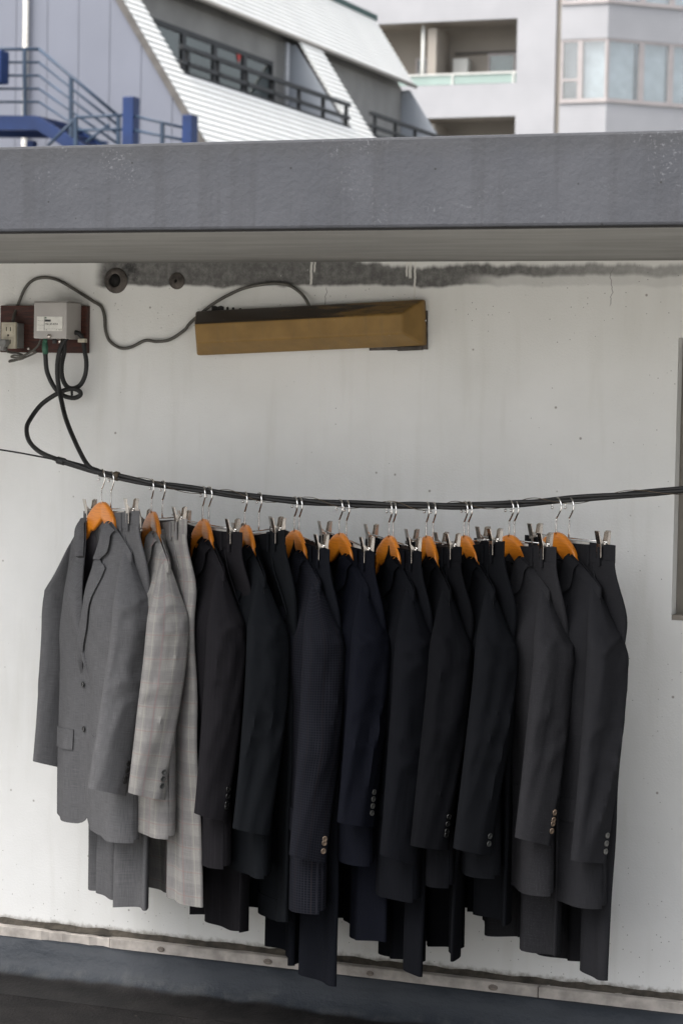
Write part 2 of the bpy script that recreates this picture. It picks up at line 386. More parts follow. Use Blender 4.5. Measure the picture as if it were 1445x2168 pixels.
def fabric(name, base, pattern=None, slub=.35, fleck=0.):
    """worsted wool: warp and weft slubs in metre UVs, optional check or stripe"""
    k = N(name); uv = k.uv(); U, V, _ = k.xyz(uv)
    wp = k.noise(k.scaled(uv, 900, 28, 1), 1, 2); wf = k.noise(k.scaled(uv, 30, 850, 1), 1, 2)
    big = k.noise(uv, 5, 3)
    f = k.math('ADD', k.math('ADD', k.math('MULTIPLY', k.math('SUBTRACT', wp, .5), slub*2), k.math('MULTIPLY', k.math('SUBTRACT', wf, .5), slub*2)), k.math('MULTIPLY', k.math('SUBTRACT', big, .5), .25))
    f = k.math('ADD', f, 1.)
    c = base
    def stripe(S, period, width, soft=.3, off=0.):
        t = k.math('PINGPONG', k.math('ADD', S, off), period/2)
        return k.math('SUBTRACT', 1., k.ramp(t, width/2*(1-soft), width/2*(1+soft)+1e-5))
    col = k.mix(0., base, base)
    if pattern == 'plaid':
        a, b = stripe(U, .052, .024, .2), stripe(V, .058, .026, .2)
        col = k.mix(k.math('MULTIPLY', a, .42), base, (.135, .130, .133)); col = k.mix(k.math('MULTIPLY', b, .42), col, (.135, .130, .133))
        col = k.mix(k.math('MULTIPLY', stripe(U, .052, .003, .4, .018), .5), col, (.27, .262, .235))
        col = k.mix(k.math('MULTIPLY', stripe(V, .058, .003, .4, .018), .35), col, (.2, .12, .11))
        col = k.mix(k.math('MULTIPLY', stripe(U, .104, .003, .4, .044), .4), col, (.2, .12, .12))
    if pattern == 'minicheck':
        g = k.math('MAXIMUM', stripe(U, .0060, .0014, .5), stripe(V, .0060, .0014, .5))
        col = k.mix(k.math('MULTIPLY', g, .7), base, (.0175, .0175, .023))
        col = k.mix(k.math('MULTIPLY', stripe(U, .034, .002, .4), .3), col, (.016, .011, .010))
    if pattern == 'pinstripe':
        col = k.mix(k.math('MULTIPLY', stripe(U, .0105, .0016, .5), .22), base, tuple(x*2.2 for x in base))
    if fleck:
        fl = k.ramp(k.noise(uv, 420, 3, .7), .55, .72); col = k.mix(k.math('MULTIPLY', fl, fleck), col, tuple(min(1, x*3.2) for x in base))
    x = k.t.nodes.new('ShaderNodeMix'); x.data_type = 'RGBA'; x.blend_type = 'MULTIPLY'; x.inputs[0].default_value = 1
    cb = k.n('ShaderNodeCombineColor'); 
    for i in range(3): k.set(cb.inputs[i], f)
    k.set(x.inputs[6], col); k.set(x.inputs[7], cb.outputs[0])
    k.bump(k.math('ADD', k.math('ADD', wp, wf), k.math('MULTIPLY', k.noise(k.scaled(uv, 1.6, .7, 1), 20, 4), 4.)), .2, .002)
    return k.fin(x.outputs[2], .85, 0, .06)

# ================================================================ THE SETTING
# roof deck and city ground
gnd = mesh_obj('ground', [(-400, -300, -9), (400, -300, -9), (400, 500, -9), (-400, 500, -9)], [(0, 1, 2, 3)], plain('city_ground', (.18, .18, .175), .9, 0, .3, .2), kind='structure')
box('roof_floor', (-14, -14, -.3), (14, 9, 0), M_FLOOR, kind='structure')
# kerb: membrane turned up the foot of the wall, rounded into the floor
prof = [(-.24, .0006), (-.16, .004), (-.115, .011), (-.088, .024), (-.070, .045), (-.060, .07), (-.052, .096), (-.046, .100), (.0, .100)]
xs = np.linspace(-6, 6, 481); P = np.zeros((len(prof), len(xs), 3)); rng = np.random.default_rng(3)
wav = .006*np.sin(xs*5.1+1)+.004*np.sin(xs*13.7)+.003*np.sin(xs*31+2)
for i, (y, z) in enumerate(prof):
    P[i, :, 0] = xs; P[i, :, 1] = y+wav*(1 if 1 < i < 7 else 0)*(.4+.2*(7-i)); P[i, :, 2] = z
    if i in (4, 5, 6): P[i, :, 1] += .003*np.sin(xs*57+i)+rng.normal(0, .0008, len(xs))
kerb = grid('kerb', P, M_MEMB, None, P[:, :, :2].copy(), flip=False); kerb['kind'] = 'structure'

# the rooftop hut
hut = empty('rooftop_hut', (0, 0, 0), label='off-white stucco rooftop hut under a thick grey concrete slab roof', cat='building')
WX0, WX1, WZ0, WZ1 = .859, 2.35, 1.047, 1.728
o = [(-7, Z_BASE-.12), (7, Z_BASE-.12), (7, Z_SOFFIT+.02), (-7, Z_SOFFIT+.02)]; h = [(WX0, WZ0), (WX1, WZ0), (WX1, WZ1), (WX0, WZ1)]
vs = [(x, 0, z) for x, z in o]+[(x, 0, z) for x, z in h]+[(x, .09, z) for x, z in h]+[(x, 4.5, z) for x, z in o]
fs = [(i, (i+1) % 4, 4+(i+1) % 4, 4+i) for i in range(4)]+[(4+i, 4+(i+1) % 4, 8+(i+1) % 4, 8+i) for i in range(4)]
fs += [(12, 15, 14, 13), (0, 3, 15, 12), (1, 13, 14, 2)]
fixn(mesh_obj('wall', vs, fs, M_WALL, hut))
slab = box('roof_slab', (-7.5, Y_FASCIA, Z_SOFFIT), (7.5, 5, Z_TOP), M_FASCIA, hut); bevel(slab, .006)
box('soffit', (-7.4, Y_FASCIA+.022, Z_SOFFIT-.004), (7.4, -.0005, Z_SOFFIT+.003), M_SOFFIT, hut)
# dark strip painting in a groove's shadow line along the lower fascia edge
box('drip_shadow_strip', (-7.4, Y_FASCIA+.006, Z_SOFFIT-.0045), (7.4, Y_FASCIA+.014, Z_SOFFIT-.0005), M_DARK, hut)
# planks on top of the kerb, butted end to end
cuts = [-4, -2.1, -.62, -.045, .56, 2.0, 4]
for i in range(len(cuts)-1):
    x0, x1 = cuts[i]+.0015, cuts[i+1]-.0015
    n = max(8, int((x1-x0)/.02)); vs = []; rr = np.random.default_rng(40+i)
    for j in range(n+1):
        x = x0+(x1-x0)*j/n; bite = 0
        if -.82 < x < -.62: bite = .006*abs(math.sin(x*41))+.004*rr.random()
        yf = -.044+.0015*rr.random(); zt = .1265-bite*.5+.0006*rr.random()
        vs += [(x, yf+bite*1.2, .1005), (x, yf+bite*1.2, zt-.002), (x, yf+.003+bite, zt), (x, -.001, zt), (x, -.001, .1005)]
    fs = [(j*5+a, j*5+(a+1) % 5, j*5+5+(a+1) % 5, j*5+5+a) for j in range(n) for a in range(5)]+[(0, 1, 2, 3, 4), tuple(n*5+a for a in (4, 3, 2, 1, 0))]
    pk = fixn(mesh_obj('plank', vs, fs, M_PLANK, hut))
    for q in range(2):
        xk = x0+(x1-x0)*(.25+.5*q+.1*rr.random())
        kn = lathe('knot', [(.009, 0), (.009, .0012), (.004, .0016)], M_KNOT, pk, 12); kn.location = (xk, -.0445, .113); kn.rotation_euler = (R_(90), 0, 0); kn.scale = (1.1+.5*rr.random(), .6+.3*rr.random(), 1)
# grimy mortar fillet between planks and wall
xs2 = np.linspace(-6, 6, 601); P = np.zeros((4, len(xs2), 3))
for i, (y, z) in enumerate([(-.022, .1262), (-.014, .1295), (-.005, .1335), (-.0003, .138)]):
    P[i, :, 0] = xs2; P[i, :, 1] = y+.0015*np.sin(xs2*23+i)*(i < 3); P[i, :, 2] = z+.0012*np.sin(xs2*37+i*2)+rng.normal(0, .0012, len(xs2))*(i > 0)
grid('mortar_fillet', P, M_GROUT, hut, P[:, :, :2].copy())
# window at the right edge
win = empty('window'); win.parent = hut
zf0, zf1 = WZ0+.004, WZ1-.004
fr = mesh_obj('frame', [], [], M_ALU, win)
bm = bmesh.new()
def bmbox(bm, a, b):
    vv = [bm.verts.new(v) for v in boxv(np.minimum(a, b), np.maximum(a, b))]
    for f in BOXF: bm.faces.new([vv[i] for i in f])
bmbox(bm, (WX0+.001, .045, zf0), (WX0+.052, .088, zf1)); bmbox(bm, (WX1-.035, .045, zf0), (WX1-.002, .088, zf1))
bmbox(bm, (WX0+.052, .045, zf0), (WX1-.035, .088, zf0+.03)); bmbox(bm, (WX0+.052, .045, zf1-.03), (WX1-.035, .088, zf1))
bmbox(bm, (WX0+.052, .055, zf0+.034), (WX0+.085, .075, zf1-.032)); bmbox(bm, (1.58, .055, zf0+.034), (1.62, .075, zf1-.032))
bm.to_mesh(fr.data); bm.free()
box('sill', (WX0+.001, .002, WZ0+.0005), (WX1-.001, .045, WZ0+.012), plain('sill_paint', (.30, .27, .23), .7, 0, .2), win)
box('pane', (WX0+.085, .063, zf0+.034), (1.58, .067, zf1-.032), M_GLASS, win); box('pane', (1.62, .063, zf0+.034), (WX1-.035, .067, zf1-.032), M_GLASS, win)
box('blind', (WX0+.05, .10, WZ0), (WX1, .105, WZ1), plain('pale_blind', (.2, .2, .2), .8, 0, .05), win)

# ---- background left: house with steep white clad roof, long side running away from us
YL = 32.
P1 = at(250, 0, YL); P2 = at(428, 305, YL); rd = nz(P2-P1)
def Q(s, r, off=0):                                      # point on the roof slope: s metres back, r metres down the rake
    p = P1+rd*r+np.array([0, s, 0]); return p+off*np.array([-rd[2], 0, rd[0]])
HL = empty('clad_house', (P1[0], YL, -9), label='blurred house with steep white clad roof and grey panelled gable', cat='building')
LO = np.array([P1[0], YL, -9.])
M_PANEL = plain('grey_blue_panel', (.20, .213, .256), .6, 0, .05, .6)
M_SIDING = plain('white_metal_siding', (.88, .88, .85), .45, 0, .03, .8)
M_RECESS = plain('recess_wall', (.30, .295, .28), .8, 0, .12, .9)
M_BLACKM = plain('black_metal', (.028, .03, .032), .5, .2, .2, 6)
M_TRIM = plain('brown_trim', (.12, .11, .10), .6, 0, .2, 4)
M_BEHIND = plain('window_inside', (.20, .21, .19), .8, 0, .25, 1.2)
M_CHEEK = plain('cheek_panel', (.38, .41, .45), .6, 0, .06, 1)
def L(p): return np.array(p)-LO
zr = lambda x: P1[2]+(x-P1[0])*rd[2]/rd[0]
R_TOP, R_A, R_B, R_LOW = -3.0, -.88, 1.46, 6.2
S_END = 17.3
seams = [at(q, 150, YL)[0] for q in (-500, -300, -170, -100, -34, 34, 100, 166, 232, 299, 366, 432, 500, 566)]
for a, b in zip(seams, seams[1:]):
    x0, x1 = a+.006, b-.006
    poly = [(x0, -9), (x1, -9), (x1, min(zr(x1), 11.2)), (x0, min(zr(x0), 11.2))]
    pn = prism('panel', poly, 1, YL, YL+.04, M_PANEL, HL)
    pn.data.transform(Matrix.Translation(Vector(-LO)))
core = prism('core_wall', [(seams[0], -9), (zr and Q(0, R_LOW)[0]-.1, -9), (Q(0, R_LOW)[0]-.1, zr(Q(0, R_LOW)[0])-.1), (Q(0, R_B)[0]-.04, Q(0, R_B)[2]-.06), (Q(0, R_A)[0]-.25, Q(0, R_B)[2]-.06), (Q(0, R_A)[0]-.25, Q(0, R_A)[2]-.06), (Q(0, R_TOP)[0]-.05, Q(0, R_TOP)[2]-.04), (seams[0], Q(0, R_TOP)[2]-.04)], 1, YL+.05, YL+S_END-.2, M_RECESS, HL)
core.data.transform(Matrix.Translation(Vector(-LO)))
def course_mesh(s0, s1, pitch):
    # one lapped board: lower edge proud
    a, b = L(Q(s0, 0, .045)), L(Q(s0, pitch*1.02, .075))
    n = np.array([-rd[2], 0, rd[0]]); vs = []
    for s in (s0, s1):
        for p in (Q(s, 0, .0), Q(s, 0, .035), Q(s, pitch*1.04, .07), Q(s, pitch*1.04, .03)): vs.append(L(p)-L(Q(0, 0)))
    me = bpy.data.meshes.new('siding_course'); me.from_pydata([tuple(v) for v in vs], [], [(0, 1, 2, 3), (7, 6, 5, 4), (1, 0, 4, 5), (2, 1, 5, 6), (3, 2, 6, 7), (0, 3, 7, 4)]); me.materials.append(M_SIDING)
    return me
def courses(s0, s1, r0, r1, pitch=.142):
    n = round((r1-r0)/pitch); pitch = (r1-r0)/n; me = course_mesh(s0, s1, pitch)
    for i in range(n):
        o = bpy.data.objects.new('siding_course', me); link(o, HL); o.location = Vector(L(Q(0, r0+i*pitch)))
courses(0, S_END, R_TOP, R_A); courses(0, 1.02, R_A, R_B); courses(9.6, 10.9, R_A, R_B); courses(0, 11.0, R_B, R_LOW)
ob = prism('rake_trim', [tuple(Q(0, R_TOP, .09)[[0, 2]]), tuple(Q(0, R_LOW, .09)[[0, 2]]), tuple(Q(0, R_LOW, -.03)[[0, 2]]), tuple(Q(0, R_TOP, -.03)[[0, 2]])], 1, YL-.05, YL-.005, M_TRIM, HL)
ob.data.transform(Matrix.Translation(Vector(-LO)))
bar('ridge_cap', L(Q(-.1, R_TOP, .05)), L(Q(S_END+.1, R_TOP, .05)), .07, plain('green_cap', (.03, .08, .07), .5), HL, True)
# eave of the upper roof with its gutter, and the balcony floors
bar('gutter', L(Q(1.0, R_A, .06)), L(Q(S_END, R_A, .06)), .05, plain('gutter_grey', (.30, .28, .25), .6), HL)
XR = Q(0, R_A)[0]-.24; ZB = Q(0, R_B)[2]
for s0, s1 in ((1.02, 9.6), (10.9, S_END+1.5)):
    bb = box('balcony_floor', L((XR-.0, YL+s0, ZB-.14)), L((Q(0, R_B)[0]+.05, YL+s1, ZB-.005)), M_BLACKM, HL)
    rl = empty('railing'); rl.parent = HL; xr = Q(0, R_B)[0]-.02
    for k, hgt in enumerate((.52, .24, .04)): bar('rail', L((xr, YL+s0, ZB+hgt)), L((xr, YL+s1, ZB+hgt)), .035 if k else .04, M_BLACKM, rl, True)
    for s in np.arange(s0+.3, s1, 1.35): bar('post', L((xr, YL+s, ZB-.02)), L((xr, YL+s, ZB+.52)), .035, M_BLACKM, rl, True)
# cheek walls closing the recesses
for s in (9.56, S_END-.25, 1.06):
    ck = prism('cheek_wall', [(XR, ZB), (Q(0, R_B)[0]-.06, ZB), (Q(0, R_A)[0]-.02, Q(0, R_A)[2]-.08), (XR, Q(0, R_A)[2]-.08)], 1, YL+s, YL+s+.03, M_CHEEK, HL)
    ck.data.transform(Matrix.Translation(Vector(-LO)))
# recess windows (plane x = XR + small)
def sx(x, y): p = atX(x, y, XR+.05); return p[1]-YL, p[2]
s0, z1 = sx(330, 47); s1, _ = sx(575, 122); z0 = z1-1.42; z1 = sx(450, 85)[1]; z0 = max(ZB+.02, z1-1.45)
edges = np.linspace(1.15, s1, 6)
for a, b in zip(edges, edges[1:]):
    wn = empty('window'); wn.parent = HL
    f = mesh_obj('frame', [], [], M_BLACKM, wn); bm = bmesh.new()
    A = lambda y0, y1, za, zb: bmbox(bm, L((XR+.02, YL+y0, za)), L((XR+.09, YL+y1, zb)))
    A(a, a+.09, z0, z1); A(b-.09, b, z0, z1); A(a+.09, b-.09, z1-.1, z1); A(a+.09, b-.09, z0, z0+.09); bm.to_mesh(f.data); bm.free()
    box('pane', L((XR+.05, YL+a+.09, z0+.09)), L((XR+.06, YL+b-.09, z1-.1)), M_GLASSDK, wn)
    box('curtain', L((XR+.012, YL+a+.05, z0+.05)), L((XR+.02, YL+b-.05, z1-.05)), M_BEHIND, wn)
pr = sx(502, 105); mk = prism('red_window_mark', [(YL+pr[0]-.12-LO[1], pr[1]-LO[2]), (YL+pr[0]+.2-LO[1], pr[1]-LO[2]), (YL+pr[0]+.04-LO[1], pr[1]-.28-LO[2])], 0, XR+.07-LO[0], XR+.075-LO[0], plain('red_film', (.6, .03, .02), .5), HL)
pd = sx(596, 90); bar('downpipe', L((XR+.18, YL+pd[0], ZB)), L((XR+.18, YL+pd[0], Q(0, R_A)[2]-.1)), .055, plain('pale_pipe', (.45, .46, .48), .5), HL)
pw = at(59, 100, YL); bar('downpipe', L((pw[0], YL-.08, -9)), L((pw[0], YL-.08, 11)), .05, plain('cream_pipe', (.62, .6, .55), .5), HL)

# ---- blue steel stair in front of the gable
YS = 30.
M_BLUE = plain('blue_steel_paint', (.006, .029, .12), .5, .1, .2, 1.5)
M_BLUE2 = plain('grey_blue_rail', (.03, .055, .095), .5, .1, .2, 2)
ST = empty('steel_staircase', at(150, 320, YS), label='blue painted steel outdoor staircase with thin handrails', cat='staircase')
SO = np.array(ST.location)
def S(x, y, dy=0): p = at(x, y, YS); p[1] += dy; return p-SO
def strip(name, pts, t, mat, hgt, dy0=0, dy1=.15):
    for (xa, ya), (xb, yb) in zip(pts, pts[1:]):
        a, b, c, d = S(xa, ya), S(xb, yb), S(xb, yb+hgt), S(xa, ya+hgt)
        prism(name, [(v[0], v[2]) for v in (a, b, c, d)], 1, dy0, dy1, mat, ST)
strip('stringer', [(-120, 243), (78, 245), (200, 322)], 0, M_BLUE, 30); strip('stringer', [(-120, 243), (78, 245), (200, 322)], 0, M_BLUE, 30, 1.2, 1.35)
for i in range(5):
    f = i/4; a = S(85+100*f, 262+64*f); box('tread', a+np.array([-.15, .15, -.02]), a+np.array([.2, 1.2, .02]), M_BLUE, ST)
a, b = S(-120, 250), S(76, 256); box('landing', (a[0], .15, a[2]-.05), (b[0], 1.2, a[2]), M_BLUE, ST)
for dy in (.05,):
    for k in range(5):
        y = 103+28*k
        bar('rail', S(-120, y, dy), S(80, y, dy), .022 if k else .03, M_BLUE2, ST); bar('rail', S(80, y, dy), S(250, 247+28*k*.7, dy), .022 if k else .03, M_BLUE2, ST)
    for x, y0, y1 in ((50, 100, 246), (148, 162, 290), (248, 245, 330)): bar('post', S(x, y0, dy), S(x, y1, dy), .03, M_BLUE2, ST, True)
for (xa, ya, xb, yb) in ((120, 312, 180, 253), (180, 253, 282, 248), (178, 280, 282, 278), (200, 305, 248, 268), (300, 250, 402, 274), (300, 280, 402, 300)): bar('rail', S(xa, ya, -.3), S(xb, yb, -.3), .025, M_BLUE2, ST)
for x, ya, yb in ((178, 253, 330), (360, 264, 330)): bar('post', S(x, ya, -.3), S(x, yb, -.3), .03, M_BLUE2, ST, True)
for x0, x1, y in ((279, 302, 210), (404, 425, 248)):
    a, b = S(x0, y), S(x1, y); box('column', (a[0], -.35, -9-SO[2]), (b[0], -.1, a[2]), M_BLUE, ST, bev=.01)
for x in (-90, 40, 190):
    a = S(x, 280); box('column', (a[0]-.06, .4, -9-SO[2]), (a[0]+.06, .55, a[2]-.1), M_BLUE, ST)
a, b = S(-60, 115), S(23, 180); box('equipment_box', (a[0], -.35, b[2]), (b[0], -.05, a[2]), M_BLUE, ST, bev=.02)

# ---- background right: white tiled apartment block
YA = 62.
AP = empty('apartment_block', (-16, YA, -9), label='blurred white tiled apartment block with balconies and corner bay windows', cat='building')
AO = np.array(AP.location)
def tile_material():
    k = N('white_tile_wall'); p = k.pos(); X, Y, Z = k.xyz(p)
    t = k.math('PINGPONG', Z, .06); ln = k.math('SUBTRACT', 1., k.ramp(t, .004, .014))
    c = k.mix(k.ramp(k.noise(p, .5, 3), .3, .7), (.40, .40, .415), (.455, .455, .47)); c = k.mix(k.math('MULTIPLY', ln, .3), c, (.5, .5, .52))
    return k.fin(c, .5, 0, .3)
M_TILE = tile_material(); M_BEIGE = plain('balcony_beige', (.38, .345, .30), .8, 0, .06, .5)
M_GREENGL = plain('green_glass_panel', (.36, .46, .42), .25, 0, .05, 1); M_CURT = plain('pale_curtain', (.74, .78, .80), .8, 0, .12, 3)
M_PINKF = plain('pinkish_frame', (.47, .43, .42), .5, .1, .06, 3); M_ROOM = plain('dim_room', (.20, .20, .21), .8, 0, .4, 1.4); M_ACW = plain('white_unit', (.66, .66, .62), .5, 0, .04, 2)
M_WOODR = plain('brown_inside', (.30, .20, .16), .8, 0, .2, 1.5)
def A_(x, y): return at(x, y, YA)
XB0, XC, XJ, XJ2, XF = -33., A_(1092, 150)[0], A_(1175, 100)[0], A_(1186, 100)[0], A_(1285, 100)[0]
SH = 2.95; zs0 = A_(1092, 245)[2]
def abox(name, a, b, mat, par=None, **k): return box(name, np.array(a)-AO, np.array(b)-AO, mat, par or AP, **k)
abox('core_wall', (XB0, YA+1.6, -9), (XJ2, YA+14, zs0+2*SH+1), M_BEIGE)
abox('pier', (XC, YA, -9), (XJ, YA+1.6, zs0+2*SH+1), M_TILE)
abox('joint_strip', (XJ, YA+.12, -9), (XJ2, YA+1.6, zs0+2*SH+1), M_BEIGE)
for st in range(-5, 2):
    z = zs0+st*SH
    abox('parapet', (XB0, YA+.01, z), (XC-.004, YA+.18, z+1.0), M_TILE); abox('balcony_floor', (XB0, YA+.18, z+.02), (XC-.004, YA+1.6, z+.2), M_BEIGE)
    abox('glass_panel', (XB0, YA+.06, z+1.02), (XC-.02, YA+.09, z+1.30), M_GREENGL); abox('handrail', (XB0, YA+.03, z+1.30), (XC-.01, YA+.12, z+1.36), M_ACW)
    for x in np.arange(XC-.1, XB0, -1.95): abox('rail_post', (x-.03, YA+.02, z+1.0), (x+.03, YA+.13, z+1.30), M_ACW)
    if -2 <= st <= 0:
        # windows and things on the balcony
        def aw(xa, xb, za, zb, inner, nm='window'):
            wn = empty(nm); wn.parent = AP
            f = mesh_obj('frame', [], [], M_PINKF, wn); bm = bmesh.new()
            for q in (((xa, za), (xa+.07, zb)), ((xb-.07, za), (xb, zb)), ((xa+.07, zb-.07), (xb-.07, zb)), ((xa+.07, za), (xb-.07, za+.07)), (((xa+xb)/2-.04, za+.07), ((xa+xb)/2+.04, zb-.07))):
                bmbox(bm, np.array((q[0][0], YA+1.52, q[0][1]))-AO, np.array((q[1][0], YA+1.595, q[1][1]))-AO)
            bm.to_mesh(f.data); bm.free()
            abox('pane', (xa+.07, YA+1.55, za+.07), (xb-.07, YA+1.56, zb-.07), M_GLASSDK, wn); abox('curtain', (xa+.05, YA+1.58, za+.95), (xb-.05, YA+1.592, zb-.05), inner, wn); abox('room_lining', (xa+.05, YA+1.58, za+.05), (xb-.05, YA+1.592, za+.948), M_WOODR, wn)
        aw(A_(1000, 100)[0], XC+.35, z+.25, z+2.15, M_CURT); aw(A_(845, 100)[0], A_(872, 100)[0], z+.25, z+2.1, M_ROOM)
        abox('lintel_shadow_board', (A_(930, 90)[0], YA+1.5, z+2.16), (XC+.4, YA+1.598, z+2.22), M_TRIM)
        abox('air_conditioner', (A_(934, 100)[0], YA+1.1, z+1.25), (A_(966, 100)[0], YA+1.45, z+1.97), M_ACW, bev=.02)
        abox('partition', (A_(898, 100)[0], YA+.3, z+.25), (A_(916, 100)[0], YA+1.58, z+2.8), M_BEIGE)
        bar('drain_pipe', np.array((A_(889, 60)[0], YA+.3, z+.2))-AO, np.array((A_(889, 60)[0], YA+.3, z+2.9))-AO, .06, M_ACW, AP)
# bay: one face towards us, one chamfered at 45 degrees
d45 = np.array([math.cos(R_(44)), math.sin(R_(44))])
zw0, zw1 = A_(1185, 215)[2], A_(1185, 84)[2]
def facet(p, q, z0, z1, mat, name, inset=0, thick=.3, par=None):
    p, q = np.array(p), np.array(q); d = (q-p)/np.linalg.norm(q-p); n = np.array([-d[1], d[0]])
    c = [p+n*inset, q+n*inset, q+n*(inset+thick), p+n*(inset+thick)]
    return prism(name, [(v[0]-AO[0], v[1]-AO[1]) for v in c], 2, z0-AO[2], z1-AO[2], mat, par or AP)
pA, pB = np.array((XJ2, YA)), np.array((XF, YA)); pC = pB+d45*6
facet(pA+[0, 2.2], pC+[0, 2.2], -9, zs0+2*SH+1, M_BEIGE, 'core_wall', 0, 6)
for st in range(-5, 2):
    za, zb = zw1+(st-1)*SH, zw0+st*SH
    facet(pA, pB, za, zb, M_TILE, 'spandrel'); facet(pB, pC, za, zb, M_TILE, 'spandrel', .002)
    if st >= -1:
        z0, z1 = zw0+st*SH, zw1+st*SH
        facet(pA, pB, z0-.06, z0, M_PINKF, 'sill', -.05, .3); facet(pB, pC, z0-.06, z0, M_PINKF, 'sill', -.05, .3)
        for p, q, divs in ((pA, pB, (0, .42, 1)), (pB, pC, (0, .2, .37, .545, .72, .9))):
            for i, (a, b) in enumerate(zip(divs, divs[1:])):
                wn = empty('window'); wn.parent = AP
                u0, u1 = p+(q-p)*a, p+(q-p)*b; d = (u1-u0)/np.linalg.norm(u1-u0)
                facet(u0, u0+d*.08, z0+.002, z1-.002, M_PINKF, 'frame', .02, .1, wn); facet(u1-d*.08, u1, z0+.002, z1-.002, M_PINKF, 'frame', .02, .1, wn)
                facet(u0+d*.08, u1-d*.08, z1-.08, z1-.002, M_PINKF, 'frame', .02, .1, wn); facet(u0+d*.08, u1-d*.08, z0+.002, z0+.07, M_PINKF, 'frame', .02, .1, wn)
                if p is pA and i == 0: facet(u0+d*.08, u1-d*.08, z0+.6, z0+.68, M_PINKF, 'transom', .02, .1, wn)
                facet(u0+d*.08, u1-d*.08, z0+.07, z1-.08, M_GLASS, 'pane', .06, .01, wn)
                facet(u0+d*.08, u1-d*(.08 if i % 2 else .16), z0+.04, z1-.04, M_CURT if not (p is pA and i == 0) else M_ROOM, 'curtain', .25, .02, wn)
facet(pA+[0, .6], pC+[0, .6], -9, zs0+2*SH, M_ROOM, 'room_back', .2, .05)

# ================================================================ THINGS ON THE WALL
# ochre lamp box: a hipped cover over a back plate, tilted
def lamp():
    c = (at(430, 735, 0)+at(905, 650, 0))/2
    t = empty('wall_light', (c[0]-.006, 0, c[2]-.002), label='long ochre metal wall light cover with sooty upper slope, hung slightly crooked', cat='wall light')
    t.rotation_euler = (0, R_(-2.9), 0)
    W, H, D = .312, .057, .082
    f = (.289, .026)
    ring0 = [(-W, -.002, -H), (W, -.002, -H), (W, -.002, H), (-W, -.002, H)]
    ring1 = [(x, -.022, z) for x, _, z in ring0]
    ring2 = [(-f[0]+.004, -D, -f[1]-.002), (f[0]-.012, -D, -f[1]-.002), (f[0]-.012, -D, f[1]-.004), (-f[0], -D, f[1]-.004)]
    vs = ring0+ring1+ring2; fs = []
    for k in (0, 4): fs += [(k+i, k+(i+1) % 4, k+4+(i+1) % 4, k+4+i) for i in range(4)]
    fs += [(8, 9, 10, 11), (3, 2, 1, 0)]
    o = fixn(mesh_obj('cover', vs, fs, M_OCHRE, t)); bevel(o, .005, 3)
    bp = box('back_plate', (.16, -.006, -H-.003), (W+.003, -.0005, H-.02), M_RUST, t); bp.rotation_euler = (0, R_(1.3), 0)
    s = lathe('screw', [(.004, 0), (.004, .003), (.002, .004)], M_NICKEL, t, 10); s.location = (W-.001, -.012, .005); s.rotation_euler = (0, R_(90), 0)
    box('bracket', (W-.075, -.014, -H-.011), (W-.01, -.004, -H-.002), M_RUST, t)
    return t
lamp()
# tar smear left on the wall above the lamp
sm_ = empty('tar_smear', at(490, 655, 0), label='black tar dabs smeared on the wall above the ochre light', cat='stain'); q0 = np.array(sm_.location)
rng = np.random.default_rng(9)
for x, wd, top in ((455, 13, 648), (468, 12, 648), (482, 5, 650), (494, 5, 651), (509, 7, 653), (523, 3, 656), (537, 3, 655), (548, 4, 657), (562, 3, 658), (590, 3, 659), (610, 2, 660)):
    a = at(x-wd/2, top, 0)-q0; b = at(x+wd/2, top, 0)-q0; c = at(x, 672, 0)-q0
    poly = [(a[0], c[2]), (b[0], c[2]), (b[0], b[2]-.002), ((a[0]+b[0])/2+.001, b[2]+.001), (a[0], a[2]-.001)]
    prism('tar_dab', poly, 1, -.0015, .001, M_TAR, sm_)
# mounting board, booster box, outlet
bA, bB = at(10, 645, 0), at(182, 748, 0)
bd = box('mounting_board', (bA[0], -.022, bB[2]), (bB[0]+.012, -.001, bA[2]-.003), M_BOARD, label='dark red-brown wooden board on the wall behind the grey box', cat='board'); bevel(bd, .002)
YB = -.105
c0, c1 = at(72, 639, YB), at(141, 717, YB)
bx_ = empty('booster_box', ((c0[0]+c1[0])/2, -.022, c1[2]), label='square light grey metal box with paper label on the wooden board', cat='electrical box'); BO = np.array(bx_.location)
hw_, hh_ = (c1[0]-c0[0])/2, c0[2]-c1[2]
o = box('case', (-hw_, YB-BO[1], 0), (hw_, -.0005, hh_), M_BOXMETAL, bx_); bevel(o, .003)
box('lid_rim', (-hw_-.001, YB-BO[1]+.004, hh_+.0005), (hw_+.001, -.002, hh_+.0025), M_BOXMETAL, bx_)
lb0, lb1 = at(79, 670, YB), at(133, 701, YB)
lab = box('paper_label', lb0-BO-np.array([0, .0015, 0]), lb1-BO+np.array([0, -.0002, 0]), M_PAPER, bx_)
def text(s, x, y, size, par, o0, Y):
    cu = bpy.data.curves.new('lettering', 'FONT'); cu.body = s; cu.size = size; cu.extrude = .0001; cu.materials.append(M_INK)
    ob = bpy.data.objects.new('lettering', cu); link(ob, par); p = at(x, y, Y); p[1] = Y; 
    dg = bpy.context.evaluated_depsgraph_get(); me = bpy.data.meshes.new_from_object(ob.evaluated_get(dg)); bpy.data.objects.remove(ob)
    ob = bpy.data.objects.new('lettering', me); link(ob, par); ob.location = Vector(p-o0); ob.rotation_euler = (R_(90), 0, 0); return ob
for s, x, y, sz in (('MB-30-45FA', 96, 688, .0075), ('IN', 97, 699.5, .0045), ('OUT', 124, 699.5, .0045), ('V', 119, 699.5, .004)):
    text(s, x, y, sz, lab, BO, YB-.0018)
